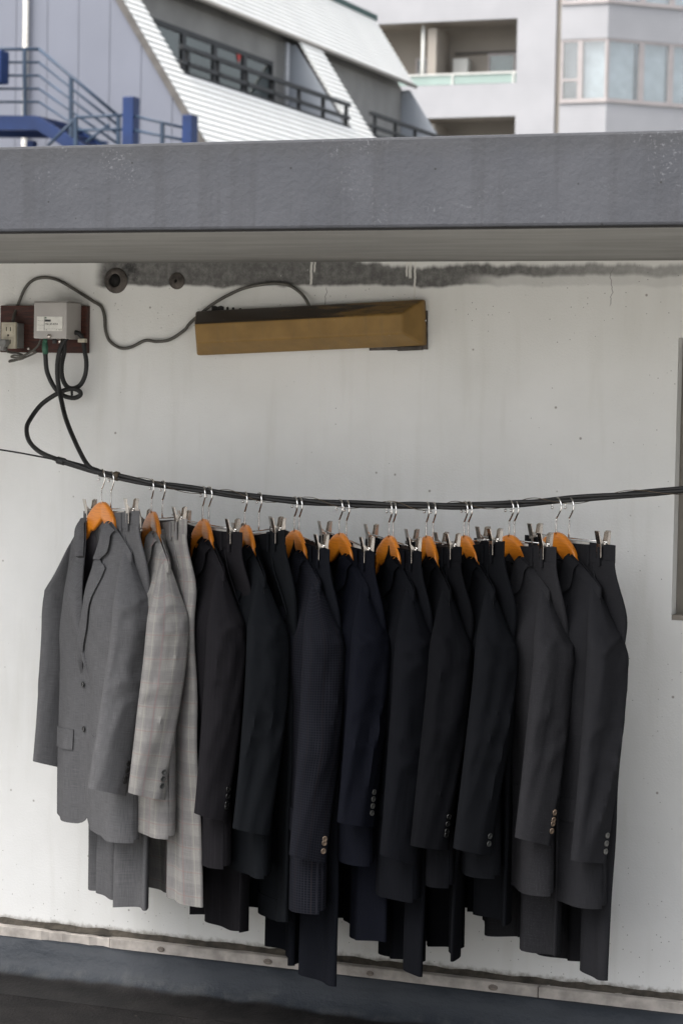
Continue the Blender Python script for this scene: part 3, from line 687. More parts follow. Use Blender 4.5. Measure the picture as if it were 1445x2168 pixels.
for (xa, ya, xb, yb) in ((94.5, 671, 95, 700), (80, 679, 94, 679.4), (80, 688, 94, 688.4), (80, 695.5, 132, 696)):
    a, b = at(xa, ya, YB)-BO, at(xb, yb, YB)-BO; box('printed_line', (a[0], YB-BO[1]-.0018, b[2]), (b[0], YB-BO[1]-.0014, a[2]), M_INK, lab)
a, b = at(96, 676.5, YB)-BO, at(108.5, 681, YB)-BO; box('printed_logo_bar', (a[0], YB-BO[1]-.0018, b[2]), (b[0], YB-BO[1]-.0014, a[2]), M_INK, lab)
p = at(98, 673, YB)-BO; d_ = lathe('printed_dot', [(.0022, 0), (.0022, .0004)], M_GREEN, lab, 10); d_.location = (p[0], YB-BO[1]-.0013, p[2]); d_.rotation_euler = (R_(90), 0, 0)
kn = lathe('knob', [(.0055, 0), (.006, .004), (.004, .007)], M_NICKEL, bx_, 14); p = at(105.5, 712, YB)-BO; kn.location = (p[0], YB-BO[1], p[2]); kn.rotation_euler = (R_(90), 0, 0)
for x, mat, r in ((96, M_GREEN, .006), (116, M_INK, .006), (128, M_NICKEL, .0055), (136, M_BROWNWIRE, .006)):
    p = at(x, 717, -.07)-BO; bar('connector', (p[0], -.048, -.012), (p[0], -.048, .001), r, mat, bx_, n=12)
o0, o1 = at(3, 682, -.068), at(33, 738, -.068)
ou = empty('power_outlet', ((o0[0]+o1[0])/2, -.022, o1[2]), label='cream two-slot power outlet box at the left end of the board', cat='outlet'); OO = np.array(ou.location)
ow, oh = (o1[0]-o0[0])/2, o0[2]-o1[2]
b_ = box('back_box', (-ow+.002, -.036, .002), (ow+.001, -.0005, oh-.002), M_GPLUG, ou, bev=.002); f_ = box('face_plate', (-ow, -.046, 0), (ow, -.0365, oh), M_CREAM, ou, bev=.002)
for zc in (.73, .25):
    box('socket', (-ow*.58, -.0485, oh*(zc-.17)), (ow*.72, -.0465, oh*(zc+.17)), M_CREAM, ou, bev=.001)
    for xs_ in (-.2, .36): box('slot', (ow*xs_-.0012, -.0489, oh*zc-.005), (ow*xs_+.0012, -.0486, oh*zc+.006), M_DARK, ou)
s_ = lathe('screw', [(.003, 0), (.003, .001)], M_RUST, ou, 10); s_.location = (.0, -.0465, oh*.5); s_.rotation_euler = (R_(90), 0, 0)
pl = empty('power_plug', (OO[0]-.004, -.071, OO[2]+oh*.22), label='grey moulded plug with knotted flex in the cream outlet', cat='plug')
pv = [(-.011, .008), (.011, .008), (.012, -.004), (.006, -.012), (.004, -.022), (-.004, -.022), (-.006, -.012), (-.012, -.004)]
bevel(prism('plug_body', pv, 1, -.024, -.0002, M_GPLUG, pl), .003)
PO = np.array(pl.location)
def cab(name, pts, mat, r, parent=None, off=None, scale=1, n=None, **k):
    """pts: (px, py, depth Y)"""
    C = np.array([at(x, y, Y) for x, y, Y in pts]); C = spline(C, n or len(pts)*8)
    if off is not None: C = C-off
    return tube(name, C, r, mat, parent, 10, **k)
Kc = lambda L_, o=(0, 540), s=3.0104: [(o[0]+x/s, o[1]+y/s, Y) for x, y, Y in L_]
cab('flex', Kc([(42, 590, -.085), (45, 612, -.075), (70, 622, -.05), (110, 625, -.04), (150, 640, -.04), (150, 658, -.035), (110, 668, -.035), (70, 672, -.035), (62, 680, -.035), (100, 672, -.04), (140, 660, -.05), (190, 640, -.045), (230, 620, -.045), (205, 612, -.045), (150, 640, -.055), (90, 640, -.05), (75, 650, -.05), (120, 655, -.05), (175, 630, -.05), (215, 605, -.045), (245, 575, -.045), (262, 535, -.05)]), M_GCABLE, .0028, pl, PO)
cl = Kc([(186, 597, -.035)])[0]; p = at(*cl)-PO
s_ = lathe('cable_clip', [(.004, 0), (.004, .004), (.002, .005)], M_NICKEL, pl, 10); s_.location = Vector(p); s_.rotation_euler = (R_(90), 0, 0)
# grey cable from the outlet to the lamp
g = Kc([(85, 425, -.045), (92, 385, -.03), (115, 320, -.012), (160, 215, -.007), (210, 162, -.006), (280, 143, -.006), (370, 160, -.006), (480, 222, -.006), (590, 292, -.006), (645, 328, -.006), (667, 390, -.006), (674, 480, -.006), (702, 550, -.006), (770, 593, -.008), (840, 585, -.008), (925, 545, -.008), (1000, 551, -.008), (1085, 538, -.008), (1175, 478, -.01)])
g += [(380+x/2.491, 540+y/2.491, Y) for x, y, Y in ((60, 355, -.012), (160, 270, -.012), (250, 215, -.010), (350, 172, -.008), (480, 151, -.008), (570, 158, -.008), (632, 195, -.01), (668, 238, -.018), (690, 290, -.025))]
cab('grey_cable', g, M_GCABLE, .0042, label='grey rubber cable looping across the wall from outlet to ochre light', cat='cable')
# black coax cables under the box; one runs on into the hanging bundle
YW = -.30
c1_ = Kc([(287, 560, -.07), (291, 640, -.068), (302, 745, -.06), (345, 838, -.05), (400, 893, -.045), (468, 911, -.045), (512, 893, -.045), (505, 866, -.05), (458, 852, -.055), (380, 876, -.06), (268, 950, -.07), (192, 1050, -.10), (171, 1112, -.14), (190, 1190, -.19), (258, 1256, -.24), (365, 1302, -.29), (430, 1320, YW+.006), (520, 1345, YW+.004), (600, 1367, YW+.002)])
cb1 = cab('black_cable', c1_, M_CABLE, .0062, label='black coaxial cable with green boot looping under the grey box', cat='cable')
tube('green_boot', np.array([at(*q) for q in Kc([(286, 545, -.07), (288, 590, -.069), (291, 632, -.068)])]), [.0062, .0085, .007], M_GREEN, cb1, 12)
c2_ = Kc([(410, 560, -.07), (411, 615, -.066), (394, 700, -.055), (398, 780, -.045), (425, 835, -.04), (468, 850, -.04), (515, 825, -.04), (545, 760, -.042), (551, 680, -.045), (540, 610, -.045), (530, 545, -.045), (505, 500, -.05), (465, 497, -.06), (425, 530, -.075), (385, 600, -.08), (368, 690, -.08), (369, 790, -.08), (385, 890, -.085), (420, 1040, -.13), (480, 1190, -.20), (548, 1322, -.285), (600, 1372, YW), (650, 1390, YW-.002)])
cb2 = cab('black_cable', c2_, M_CABLE, .0062, label='black coaxial cable curling up to the board clip then dropping to the bundle', cat='cable')
q = at(*Kc([(522, 545, -.05)])[0]); s_ = box('cable_clip', q-np.array([.010, .004, .005]), q+np.array([.010, .012, .005]), M_CREAM, cb2, bev=.001)
q = np.array([at(*v) for v in Kc([(456, 842, -.058), (460, 895, -.055)])]); tube('cable_tie', q, .0035, M_CABLE, cb1, 8)
# the hanging bundle: three cables laid together, tied with thin wire
wp = [(130, 976), (200, 997), (216, 1001), (237, 1006), (323, 1024), (431, 1039), (520, 1050), (624, 1059), (720, 1066), (824, 1070), (905, 1071), (982, 1070), (1077, 1066.5), (1178, 1060), (1300, 1050), (1445, 1037), (1620, 1018), (1900, 975)]
WP = spline([at(x, y, YW) for x, y in wp], 260)
bun = empty('cable_bundle', WP[130], label='sagging bundle of twisted black cables the hangers hook over', cat='cable'); BUO = np.array(WP[130])
ang = np.linspace(0, 26, len(WP))
for k in range(3):
    ph = 2*math.pi*k/3; rr = .0044+.0014*np.sin(ang*1.7+k*2.1)
    C = WP-BUO+np.stack([0*ang, rr*np.cos(ang*.8+ph), rr*np.sin(ang*.8+ph)], 1)
    tube('cable', C[(0 if k else 12):], .0048, M_CABLE, bun, 9)
a2 = np.linspace(0, 62, len(WP)); C = WP-BUO+np.stack([0*a2, .0100*np.cos(a2), .0103*np.sin(a2)], 1); tube('tie_wire', C[20:], .0009, M_BROWNWIRE, bun, 6)
cs = spline([at(x, y, YW) for x, y in ((-260, 912), (0, 952), (70, 964), (135, 977))], 40)-BUO; tube('messenger_wire', cs, .0022, M_CABLE, bun, 8)
q = spline([at(x, y, YW) for x, y in ((122, 974), (130, 976), (137, 978))], 5)-BUO; tube('tape', q, .0095, M_CABLE, bun, 12)
q = spline([at(x, y, YW) for x, y in ((242, 1006.5), (247, 1008), (252, 1009))], 5)-BUO; tube('tape', q, [.0105, .012, .0118, .012, .0108], M_BROWNWIRE, bun, 12)
# pipe ends in the wall
def pipe(x, y, r0, r1, label, depth):
    p = at(x, y, 0); t = empty('pipe_end', p, label=label, cat='pipe')
    rim = lathe('rim', [(r1, .0), (r1*.97, .004), (r0*1.25, .010), (r0, .011), (r0, .0025)], M_RUST, t, 24); rim.rotation_euler = (R_(90), 0, 0)
    hol = lathe('hole_shade', [(r0*.96, .0026), (r0*.96, .0032)], M_DARK, t, 20); hol.rotation_euler = (R_(90), 0, 0)  # flat dark disc painted as the shade inside the pipe
pipe(246, 594, .0185, .034, 'open rusty pipe end with dark hole high on the wall', .03)
pipe(375, 595, .005, .022, 'small capped round pipe fitting with pin hole beside the larger pipe', .01)

# ================================================================ HANGERS, JACKETS, TROUSERS
def hook(parent, stem_bottom, mat):
    c, r = -.0205, .0185                     # arc centre and radius; its top is at w = 0
    pts = [(0, stem_bottom), (0, -.060), (0, -.050), (.004, -.046), (.0165, -.030)]
    pts += [(r*math.cos(t), c+r*math.sin(t)) for t in np.linspace(-.15, math.pi+.30, 12)]
    C = spline([(u, 0, w_) for u, w_ in pts], 60)
    o = tube('hook', C, .0021, mat, parent, 8)
    e = C[-1]; b = lathe('hook_tip', [(.0012, -.0035), (.0032, -.002), (.0036, 0), (.0032, .002), (.0012, .0035)], mat, o, 10); b.location = Vector(e)
    return o
def wood_hanger(O, a, label, tilt=0):
    t = empty('wooden_hanger', O, -a, label=label, cat='hanger', group='wooden hangers on the cable bundle')
    hook(t, -.087, M_CHROME)
    us = np.linspace(-.150, .150, 61); ns = 20; P = np.zeros((len(us), ns, 3))
    for i, u in enumerate(us):
        x = abs(u)
        top = -.082-(.040*(x/.078)**1.9 if x < .078 else .040+2.5*(min(x, .093)-.078)+.68*max(0, x-.093))
        bot = -.082-.044-.66*x if x < .07 else -.082-.0902-.60*(x-.07)
        bot = max(bot, top-.05) if x > .05 else bot
        th = .0075*(1-.3*x/.19); vc = -.006+.07*min(x, .09); th *= 1-.4*float(sm(.075, .10, x))
        hc, hh = (top+bot)/2, (top-bot)/2
        if x > .138: k = math.sqrt(max(.02, 1-((x-.138)/.0125)**2)); hh *= k; th *= k
        for j in range(ns):
            q = 2*math.pi*j/ns; ce, se = math.cos(q), math.sin(q)
            P[i, j] = (u, -(vc+th*np.sign(ce)*abs(ce)**.55), hc+hh*np.sign(se)*abs(se)**.55)
    g = grid('body', P, M_WOOD, t, P[:, :, [0, 2]].copy(), wrap=True); fixn(g); return t
def clip_hanger(O, a, W, tilt, label):
    t = empty('clip_hanger', O, -a, label=label, cat='hanger', group='metal clip hangers on the cable bundle')
    hook(t, -.094, M_CHROME)
    bw = -.095; sh = math.tan(tilt)
    bar('crossbar', (-W+.028, 0, bw-sh*(W-.028)), (W-.028, 0, bw+sh*(W-.028)), .0017, M_CHROME, t)
    for s in (-1, 1):
        u = s*(W-.045); w0 = bw+sh*u
        cl = empty('clip'); cl.parent = t; cl.location = (u, 0, w0)
        # front jaw leans out at the top, back jaw mirrors it; side cheeks carry the pivot
        fj = prism('front_jaw', [(-.0195, .025), (-.0172, .0258), (-.0105, -.004), (-.0100, -.034), (-.0122, -.036), (-.0128, -.004)], 0, -.0095, .0095, M_NICKEL, cl); bevel(fj, .0006)
        bj = prism('back_jaw', [(.0125, .026), (.0148, .025), (.0125, -.004), (.0122, -.034), (.0100, -.035), (.0102, -.004)], 0, -.0090, .0090, M_NICKEL, cl); bevel(bj, .0006)
        for e in (-1, 1):
            prism('cheek', [(-.0150, .008), (-.0105, .006), (-.005, -.001), (.0005, -.003), (.0035, .002), (.0055, .010), (.0070, .022), (.0125, .0255), (.0105, -.010), (-.0110, -.010)], 0, e*.0088-.0005, e*.0088+.0005, M_NICKEL, cl)
        bar('pivot', (-.0105, 0, -.005), (.0105, 0, -.005), .0036, M_NICKEL, cl)
    return t

def make_button(parent, loc, nrm, r, mat):
    b = lathe('button', [(r*.75, 0), (r, .0008), (r, .0022), (r*.86, .0028), (r*.66, .0018), (r*.3, .0017), (.0004, .0017)], mat, parent, 14)
    b.location = Vector(loc); b.rotation_euler = Vector(nrm).to_track_quat('Z', 'Y').to_euler(); return b

def jacket(O, a, J, mat, lining, bmat, label, seed):
    rng = np.random.default_rng(seed)
    t = empty('suit_jacket', O, -a, label=label, cat='jacket', group='suit jackets hung along the cable bundle')
    hem, cuff, wb = J['hem'], J['cuff'], J.get('wb', -.53)
    HW = J.get('hw', .205); nb = J.get('nb', 4); op = J.get('open', 0.)
    ph = rng.uniform(0, 6.28, 12); slant = rng.uniform(.12, .34); bow = rng.uniform(.002, .013); dvr = rng.uniform(-.014, .014)
    def loc(u, v, w_): return np.stack(np.broadcast_arrays(u, -np.asarray(v), w_), -1)
    def wtop(u): x = np.abs(u); return -.129-.64*np.maximum(0, x-.075)-.4*np.maximum(0, x-.17)
    def hw(w_): return (HW-.026*(1-sm(-.36, -.56, w_)))*(1-.045*np.exp(-((w_+.56)/.12)**2)+.03*sm(-.6, -.9, w_))-.012*sm(-.30, -.2, w_)*0
    def folds(u, w_):
        d = sm(-.25, -.85, w_)
        return d*(.010*np.sin(24*u+ph[0]+1.2*w_)+.006*np.sin(47*u+ph[1]-2*w_))+.0025*np.sin(30*w_+40*u+ph[2])*sm(-.2, -.4, w_)*(1-d)
    def side(u, w_): return np.sqrt(np.maximum(0, 1-np.abs(u/hw(w_))**6))
    def vF(u, w_):
        d = np.maximum(0, wtop(u)-w_); T = .011*np.sqrt(np.clip(d/.012, 0, 1))+.032*sm(0, .26, d)-.006*sm(-.4, -.6, w_)
        chest = .014*np.exp(-((w_+.33)/.11)**2-((np.abs(u)-.10)/.07)**2)
        return T*side(u, w_)+(folds(u, w_)+chest)*side(u, w_)
    def vB(u, w_):
        d = np.maximum(0, wtop(u)-w_); T = .011*np.sqrt(np.clip(d/.012, 0, 1))+.020*sm(0, .2, d); return -T*side(u, w_)+.6*folds(u+.3, w_)*side(u, w_)-.030*(1-sm(.05, .09, np.abs(u)))*(1-sm(.02, .14, d))
    def uf(w_, s):                              # front edge, s=+1 near panel (laps over), -1 far panel
        k = np.clip((w_+.129)/(wb+.129), 0, 1); e = .074+(-.028-.074)*(k**.9)
        return e+ (op*sm(-.3, -.9, w_) if s > 0 else 0)
    tt = np.linspace(0, 1, 72)[:, None]
    for s in (1, -1):
        pp = np.sin(np.linspace(0, 1, 34)*math.pi/2)[None, :]
        w0 = -.129+(hem+.129)*tt+0*pp
        for _ in range(2):
            e = uf(w0, s); H = hw(w0); um = e+(H-e)*pp           # |u| coordinate (signed towards the middle)
            q = np.maximum(0, um-e); rh, rv = .075, .115
            hm = hem+rv*(1-np.sqrt(np.maximum(0, 1-np.maximum(0, 1-q/rh)**2)))+.01*sm(0, .2, um)*(s < 0)-.012*np.sin(um*9)
            w0 = wtop(um)+(hm-wtop(um))*tt
        u = s*um; v = vF(u, w0)+(.006 if s > 0 else -.002)*np.exp(-q/.05)+J.get('flare', .02)*op*8*sm(-.3, -.9, w0)*np.exp(-q/.09)*(s > 0)
        g = grid('front_panel', loc(u, v, w0), mat, t, np.stack([u, w0], -1), thick=.0022, flip=(s < 0))
        # lapel and collar leaf as one rolled strip each
        for nm, s0, s1 in (('collar', 0., .235), ('lapel', .245, 1.)):
            ss = np.linspace(s0, s1, 14 if nm == 'collar' else 44)[:, None]; qq = np.linspace(0, 1, 9)[None, :]
            wb_ = -.128+(wb+.128)*ss; bu = uf(wb_, 1)+0*ss
            if nm == 'collar': wid = .040+.012*sm(0, .2, ss)-.022*sm(.185, .235, ss)
            else: wid = (.030+.034*sm(.245, .30, ss))*np.minimum(1, 1.04-((ss-.30)/.705).clip(0, 1)**1.25)
            wid = np.maximum(wid, .0015)
            u_ = bu+wid*qq; w_ = wb_+.10*wid*qq*(1 if nm == 'lapel' else .4)
            if nm == 'collar': w_ = np.minimum(w_, wtop(u_)+.006)
            else: w_ = np.minimum(w_, wtop(u_)+.003)
            off = .006+.016*np.sqrt(qq)*(1-qq)+(.006 if s > 0 else 0)*np.exp(-(u_-bu)/.05)+(.004 if nm == 'collar' else 0)
            off = off*(1-.75*sm(.86, 1, ss)); vv = vF(s*u_, w_)+off-.006*np.exp(-qq/.08)
            grid(nm, loc(s*u_, vv, w_), mat, t, np.stack([u_+.3*w_, w_-.3*u_], -1), thick=.0022, flip=(s < 0))
        # hip pocket flap
        uu = np.linspace(.055, .175, 16)[None, :]; wq = np.linspace(0, 1, 6)[:, None]; ww = hem+.235-.052*wq-.06*(uu-.055)+.0*uu
        grid('pocket_flap', loc(s*uu+0*wq, vF(s*uu, ww)+.0028+.001*wq, ww), mat, t, np.stack([uu+0*wq, ww], -1), thick=.0025, flip=(s < 0))
        if s > 0:
            uu = np.linspace(.070, .150, 12)[None, :]; wq = np.linspace(0, 1, 4)[:, None]; ww = -.375-.022*wq+.10*(uu-.075)
            grid('breast_pocket', loc(uu+0*wq, vF(uu, ww)+.0010, ww), mat, t, np.stack([uu+0*wq, ww], -1), thick=.0012)
            for wbt in (wb-.012, wb-.125):
                ub = float(uf(np.array(wbt), 1))+.018; vv = float(vF(np.array(ub), np.array(wbt)))+.0085+J.get('flare', .02)*op*8*float(sm(-.3, -.9, wbt))
                make_button(t, (ub, -vv, wbt), (0, -1, 0), .0072, bmat)
    # back, lining, collar round the neck
    um = np.sin(np.linspace(-1, 1, 50)*math.pi/2)[None, :]; w0 = -.129+(hem+.129)*tt+0*um
    for _ in range(2):
        u = um*hw(w0); w0 = wtop(u)+(hem-.004-wtop(u))*tt
    grid('back_panel', loc(u, vB(u, w0), w0), mat, t, np.stack([u, w0], -1), thick=.0022, flip=True)
    wl = -.136+(hem+.16)*np.linspace(0, 1, 40)[:, None]+0*um; ul = um*(HW-.012)*sm(-.07, -.26, wl)**.5
    wl = np.minimum(wl, wtop(ul)-.004); grid('lining', loc(ul, vB(ul, wl)+.0045, wl), lining, t, np.stack([ul, wl], -1))
    th = np.linspace(.32, math.pi-.32, 30)[:, None]; qq = np.linspace(0, 1, 8)[None, :]
    cu, cv = .074*np.cos(th), .010-.044*np.sin(th)
    rise = .010*np.sin(th.clip(0, math.pi))
    fall = qq*.046
    P = loc(cu*(1+.16*qq)+0*qq, cv-.010*np.sqrt(qq)*np.sin(th)-.012*qq*np.sin(th), -.128+rise-fall*(1-.3*np.abs(np.cos(th)))+.004*np.sqrt(qq))
    grid('neck_collar', P, mat, t, np.stack([th*.05+0*qq, 0*th-fall], -1), thick=.0025, flip=True)
    P = loc(cu*(1-.06*qq), cv+.004*qq, -.127+rise-.035*qq); grid('collar_stand', P, lining, t, np.stack([th*.05+0*qq, 0*th-.035*qq], -1))
    # sleeves
    for s in (1, -1):
        ds = (J.get('dv', .055)+dvr) if s > 0 else .035
        n, m = 84, 40; k = np.linspace(0, 1, n)[:, None]; q = np.linspace(0, 2*math.pi, m, endpoint=False)[None, :]
        top = -.190; w_ = top+(cuff-top)*k**1.2
        x = np.clip((top-w_)/.19, 0, 1); capb = np.sin(x**.72*math.pi/2)
        bw = J.get('bw', .053)
        yy = (w_-top)/(cuff-top)
        b = bw*(.10+.90*capb)*(1-.15*sm(.45, 1, yy))
        d = .028*(.10+.90*capb)*(1-.12*sm(.4, 1, yy))
        cv = .004-bow*np.sin(np.clip(yy*2.6, 0, 3.14))+ds*(.45*yy+.55*sm(.25, 1.1, yy))
        cu = s*(.160+.058*np.sin(x**.9*math.pi/2)+J.get('du', 0)*yy-.006*yy)
        su = np.sin(q); co = np.cos(q)
        sup = lambda z, e: np.sign(z)*np.abs(z)**e
        vv = cv+b*sup(co, .9); uu = cu+s*d*sup(su, .85)
        out = s*np.where(su > 0, 1, .4); lv = vv-cv
        sd = seed*3+(s > 0)
        lean = lv+.10*(w_-top)                               # folds run a little diagonally
        long_ = fbm(lean*19, w_*1.7, sd, True)-.45           # long hanging folds
        diag = fbm(lv*13+w_*7, w_*9-lv*8, sd+50, True)-.5    # pulls round the armhole and the elbow
        soft = fbm(lv*9, w_*6, sd+90)
        wr = .0140*(np.sign(long_)*np.abs(long_)**1.3*1.3)*sm(.12, .40, yy)*(1-.35*sm(.8, 1, yy))+.0145*np.maximum(diag, -.25)*(np.exp(-((yy-.22)/.12)**2)+.75*np.exp(-((yy-.58)/.14)**2))+.006*soft*sm(.05, .3, yy)
        uu = uu+out*wr*np.abs(su)**.6
        w2 = w_+yy**3*slant*lv-(1-sm(0, .8, x))*.7*s*(uu-s*.160)*(np.abs(uu) > .160)-(1-sm(0, .8, x))*.55*np.abs(lv)
        P = loc(uu, vv, w2)
        arc = q/(2*math.pi)*.30
        sv = grid('sleeve', P, mat, t, np.stack([arc+0*w_, w_+0*q], -1), wrap=True, thick=.002, flip=(s > 0)); fixn(sv)
        for i in range(nb):
            wbt = cuff+.030+.0155*i; j = int(np.argmin(np.abs(w_[:, 0]-wbt)))
            jj = int(round(m*(.5-.15)))                     # outer face, towards the back edge
            pt = P[j, jj]; nr = np.cross(P[j, (jj+2) % m]-P[j, jj-2], P[min(j+2, n-1), jj]-P[max(j-2, 0), jj]); nr = nr/np.linalg.norm(nr)
            if nr[0]*s < 0: nr = -nr
            make_button(sv, pt+nr*.0008, nr, .0068, bmat)
    return t

def trousers(O, a, T, mat, band_in, label, seed):
    rng = np.random.default_rng(seed)
    t = empty('suit_trousers', O, -a, label=label, cat='trousers', group='suit trousers hung on clip hangers')
    W = T.get('W', .195); sh = math.tan(T.get('tilt', 0)); hem = T['hem']; w0 = -.100
    ph = rng.uniform(0, 6.28, 10); A = T.get('fold', .018)
    def wave(u, k): return k*(A*np.sin(u*T.get('freq', 38)+ph[0])+A*.45*np.sin(u*71+ph[1]))
    m = 64; q = np.linspace(0, 2*math.pi, m, endpoint=False)[None, :]
    sup = lambda z, e: np.sign(z)*np.abs(z)**e
    for s in (-1, 1):
        n = 70; k = np.linspace(0, 1, n)[:, None]; h_ = hem+(T.get('dfar', .0) if s < 0 else 0)
        w_ = w0-.036+(h_-w0+.036)*k
        hwid = W/2*(1.02+.10*sm(.0, .14, k)-.04*sm(.2, 1, k)); cu = s*(W/2)+s*(.012*sm(0, .2, k)-T.get('close', .01)*k)+T.get('drift', 0)*k-.020*sm(.04, .22, k)*(s > 0)
        d = .0085+.0085*sm(0, .22, k)-.004*sm(.3, 1, k)
        cr = 1+.55*np.abs(np.cos(q))**1.5*0
        uu = cu+hwid*sup(np.cos(q), .9); vv = d*sup(np.sin(q), .75)*cr
        # pressed crease down the middle of the leg
        vv = vv+np.sign(np.sin(q))*.006*np.exp(-(np.cos(q)/.14)**2)*sm(.03, .2, k)
        kk = sm(.12, 1.0, k); comp = 1-.10*kk*A/.018
        vv = vv-T.get('back', .032)*sm(w0-.03, w0-.20, w_)+wave(uu+s*.4, kk)+.004*np.sin(22*w_+30*uu+ph[3])*sm(0, .2, k)*(1-kk)
        uu = cu+(uu-cu)*comp
        w2 = w_+sh*uu*(1-.6*k)+.006*np.sin(uu*30+ph[4])*k
        P = np.stack([uu, -vv, w2], -1)
        lg = grid('leg', P, mat, t, np.stack([q/(2*math.pi)*.42+0*k, w_+0*q], -1), wrap=True, thick=.002, flip=False); fixn(lg)
        if T.get('turnup'):
            Q_ = P[-5:].copy(); c_ = Q_.mean(axis=1, keepdims=True); Q_ = c_+(Q_-c_)*np.array([1.02, 1.16, 1.0]); 
            fixn(grid('turn_up', Q_, mat, lg, np.stack([q/(2*math.pi)*.42+0*k[-5:], w_[-5:]+0*q], -1), wrap=True, thick=.003))
    # waistband: fabric outside, pale tape inside, front edge dipping between the clips
    zz = np.linspace(0, 1, 6)[:, None]
    uu = (W+.002)*np.cos(q); vv = .0090*sup(np.sin(q), .8)
    dip = -.006*np.maximum(0, np.sin(q))*(1-np.cos(q)**2)*T.get('dip', 1.)
    wz = w0+dip-.040*zz+sh*uu
    vv2 = vv+.002*np.sin(uu*40+ph[5])
    wbnd = grid('waistband', np.stack([uu+0*zz, -vv2+0*zz, wz], -1), mat, t, np.stack([q/(2*math.pi)*.85+0*zz, wz], -1), wrap=True, thick=.0028); fixn(wbnd)
    grid('waist_tape', np.stack([uu*.985+0*zz, -vv2*.62+0*zz, wz-.0015+.0015*np.maximum(0, -np.sin(q))], -1), band_in, t, np.stack([q/(2*math.pi)*.85+0*zz, wz], -1), wrap=True)
    for ub in (-.155, -.112, .104, .150):
        wl = w0+sh*ub; vb = .0105
        o = mesh_obj('belt_loop', boxv((ub-.0045, -vb-.0035, wl-.050), (ub+.0045, -vb+.0015, wl-.006)), BOXF, mat, t); bevel(o, .0012)
    for s in (-1, 1):
        C = spline([(s*.118, -.0125, w0-.046), (s*.135, -.022, w0-.10), (s*.160, -.026, w0-.16), (s*.172, -.022, w0-.20)], 20)
        C[:, 1] += .032*sm(w0-.03, w0-.20, C[:, 2])+.006; C[:, 2] += sh*C[:, 0]; tube('pocket_edge', C, .0017, mat, t, 6)
    return t

TAPE = plain('white_waist_tape', (.60, .58, .54), .8, 0, .08, 60)
LIN_G = plain('grey_lining', (.075, .07, .078), .45, 0, .12, 30); LIN_D = plain('black_lining', (.012, .012, .013), .5, 0, .2, 30); LIN_P = plain('brownish_lining', (.075, .048, .042), .5, 0, .2, 30)
B_BLK = plain('black_button', (.012, .012, .012), .25, 0, .2, 60, .6); B_GRY = plain('grey_button', (.07, .07, .065), .3, 0, .3, 60, .6); B_HORN = plain('horn_button', (.17, .125, .09), .35, 0, .45, 120, .5); B_DK = plain('smoky_button', (.035, .037, .036), .3, 0, .3, 60, .6)

FAB = [
 fabric('grey_sharkskin', (0.092, 0.092, 0.096), None, .42),
 fabric('beige_grey_plaid', (.205, .200, .190), 'plaid', .26),
 fabric('brown_charcoal_stripe', (0.00983, 0.00929, 0.01092), 'pinstripe', .3),
 fabric('blackish_green_charcoal', (0.00530, 0.00616, 0.00764), None, .3),
 fabric('navy_minicheck', (0.0042, 0.005, 0.0076), 'minicheck', .25),
 fabric('dark_navy', (0.0034, 0.004, 0.007), None, .25),
 fabric('navy_pinstripe', (0.0035, 0.0039, 0.0054), 'pinstripe', .25),
 fabric('black_wool', (0.00321, 0.00345, 0.00452), 'pinstripe', .25),
 fabric('black_charcoal', (0.00456, 0.00506, 0.00641), None, .3),
 fabric('charcoal_flannel', (0.01765, 0.01765, 0.01979), None, .35, .55),
 fabric('soft_charcoal', (0.01456, 0.01479, 0.01690), None, .35, .2),
]
FAB_T = list(FAB); FAB_T[4] = fabric('navy_minicheck_trousers', (.0050, .0057, .0082), None, .3)
# per suit: jacket hook px, trouser hook px, jacket angle, trouser angle, jacket (hem py, cuff py), trouser near-hem py
SUITS = [
 dict(j=(216, 993), t=(236, 997), ja=38, bw=.058, ta=43, hem=1758, cuff=1668, th=1925, tilt=3.0, nb=4, b=B_BLK, lin=LIN_G, open=.0, dv=.072, dfar=.0),
 dict(j=(322, 1013), t=(345, 1016), ja=50, ta=47, hem=1750, cuff=1683, th=1903, tilt=4.0, nb=3, b=B_DK, lin=LIN_P, W=.19, drift=.055, back=.02),
 dict(j=(430, 1028), t=(443, 1029), ja=48, ta=42, hem=1812, cuff=1728, th=1966, tilt=-1.0, nb=4, b=B_BLK, lin=LIN_D, dv=.022, bw=.049),
 dict(j=(519, 1040), t=(549, 1041), ja=50, ta=48, hem=1832, cuff=1758, th=1950, tilt=5.5, nb=0, b=B_BLK, lin=LIN_D, turnup=True, fold=.008),
 dict(j=(624, 1050), t=(634, 1051), ja=47, ta=46, hem=1905, cuff=1815, th=2068, tilt=-5.0, nb=3, b=B_HORN, lin=LIN_D),
 dict(j=(719, 1056), t=(734, 1058), ja=45, ta=49, hem=1805, cuff=1740, th=1985, tilt=-4.0, nb=4, b=B_GRY, lin=LIN_D),
 dict(j=(824, 1061), t=(833, 1061), ja=50, ta=50, hem=1880, cuff=1817, th=2048, tilt=-2.5, nb=0, b=B_BLK, lin=LIN_D),
 dict(j=(903, 1061), t=(917, 1062), ja=52, ta=52, hem=1850, cuff=1790, th=2020, tilt=1.5, nb=4, b=B_BLK, lin=LIN_D),
 dict(j=(983, 1060), t=(992, 1060), ja=48, ta=47, hem=1830, cuff=1797, th=1948, tilt=5.0, nb=2, b=B_DK, lin=LIN_D),
 dict(j=(1078, 1058), t=(1089, 1058), ja=41, ta=44, hem=1866, cuff=1773, th=2012, tilt=0.5, nb=4, b=B_HORN, lin=LIN_D),
 dict(j=(1178, 1052), t=(1205, 1052), ja=39, ta=43, hem=1892, cuff=1814, th=2058, tilt=0.0, nb=3, b=B_GRY, lin=LIN_D),
]
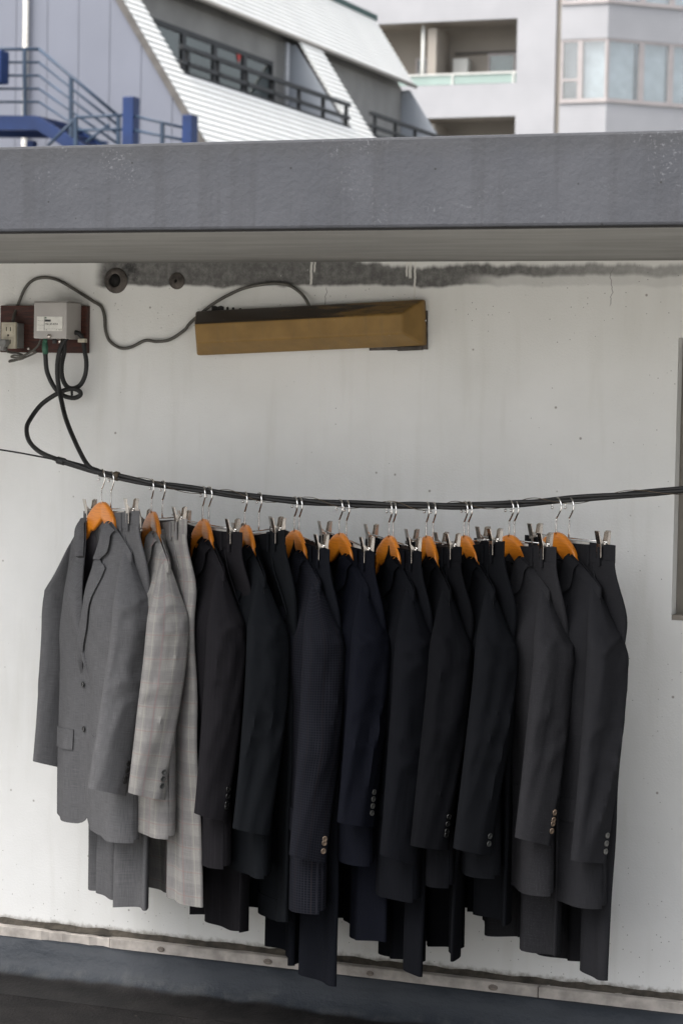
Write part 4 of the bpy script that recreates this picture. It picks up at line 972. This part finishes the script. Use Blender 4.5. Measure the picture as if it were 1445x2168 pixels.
DESC = ['mid grey sharkskin', 'beige-grey plaid', 'brownish charcoal fine-striped', 'plain greenish black', 'navy mini-check', 'dark navy', 'black-navy pinstripe', 'narrow black', 'plain soft black', 'charcoal flannel', 'soft charcoal']
JW = ['leftmost in the row, front open to view', 'with three dark cuff buttons, next to the grey one', 'between the plaid jacket and the greenish black one', 'left of the mini-check jacket, no cuff buttons showing', 'with three horn cuff buttons', 'with four pale-rimmed cuff buttons, right of the mini-check', 'seventh from the left', 'eighth from the left, squeezed in the row', 'ninth from the left, left of the flannel one', 'with speckled sleeve, second from the right end', 'with three pale cuff buttons, rightmost in the row']
TW = ['under the leftmost jacket', 'falling longer than the plaid jacket', 'behind the brownish charcoal jacket', 'with wide turn-ups below the fourth jacket', 'lowest hanging, below the mini-check jacket', 'below the navy jacket with four cuff buttons', 'below the seventh jacket, long legs', 'below the eighth jacket, narrow legs', 'below the ninth jacket, short legs', 'below the charcoal flannel jacket', 'rightmost in the row']
HWD = ['leftmost, in the mid grey jacket', 'in the plaid jacket', 'third from the left, between plaid and greenish black suits', 'fourth from the left', 'in the mini-check jacket, half hidden', 'in the dark navy jacket', 'seventh from the left', 'eighth from the left', 'ninth from the left', 'in the charcoal flannel jacket', 'rightmost in the row']
for i, s in enumerate(SUITS):
    oj = at(*s['j'], YW); ot = at(*s['t'], YW)
    ja, ta = R_(s['ja']), R_(s['ta'])
    ynear = YW-.22*math.sin(ja)
    zc = at(s['j'][0]+20, s['cuff'], ynear)[2]; zh = at(s['j'][0]+20, s['hem'], YW-.1*math.sin(ja))[2]
    zt = at(s['t'][0]+25, s['th'], YW-.1*math.sin(ta))[2]
    J = dict(hem=zh-oj[2], cuff=zc-oj[2], nb=s['nb'], open=s.get('open', 0), dv=s.get('dv', .042), bw=s.get('bw', .053))
    T = dict(hem=zt-ot[2], tilt=R_(s['tilt']), W=s.get('W', .195), turnup=s.get('turnup'), fold=s.get('fold', .018), freq=34+5*math.sin(i*2.3), dfar=s.get('dfar', 0.), drift=s.get('drift', 0.), back=s.get('back', .032))
    wood_hanger(oj, ja, 'orange-brown wooden hanger with chrome hook, '+HWD[i])
    clip_hanger(ot, ta, T['W'], T['tilt'], 'thin chrome clip hanger holding the '+DESC[i]+' trousers')
    jacket(oj, ja, J, FAB[i], s['lin'], s['b'], DESC[i]+' suit jacket, '+JW[i], 100+i)
    trousers(ot, ta, T, FAB_T[i], TAPE if i in (0, 2, 3, 5, 9, 10) else LIN_D, ('dark navy' if i == 4 else DESC[i])+' suit trousers, '+TW[i], 200+i)
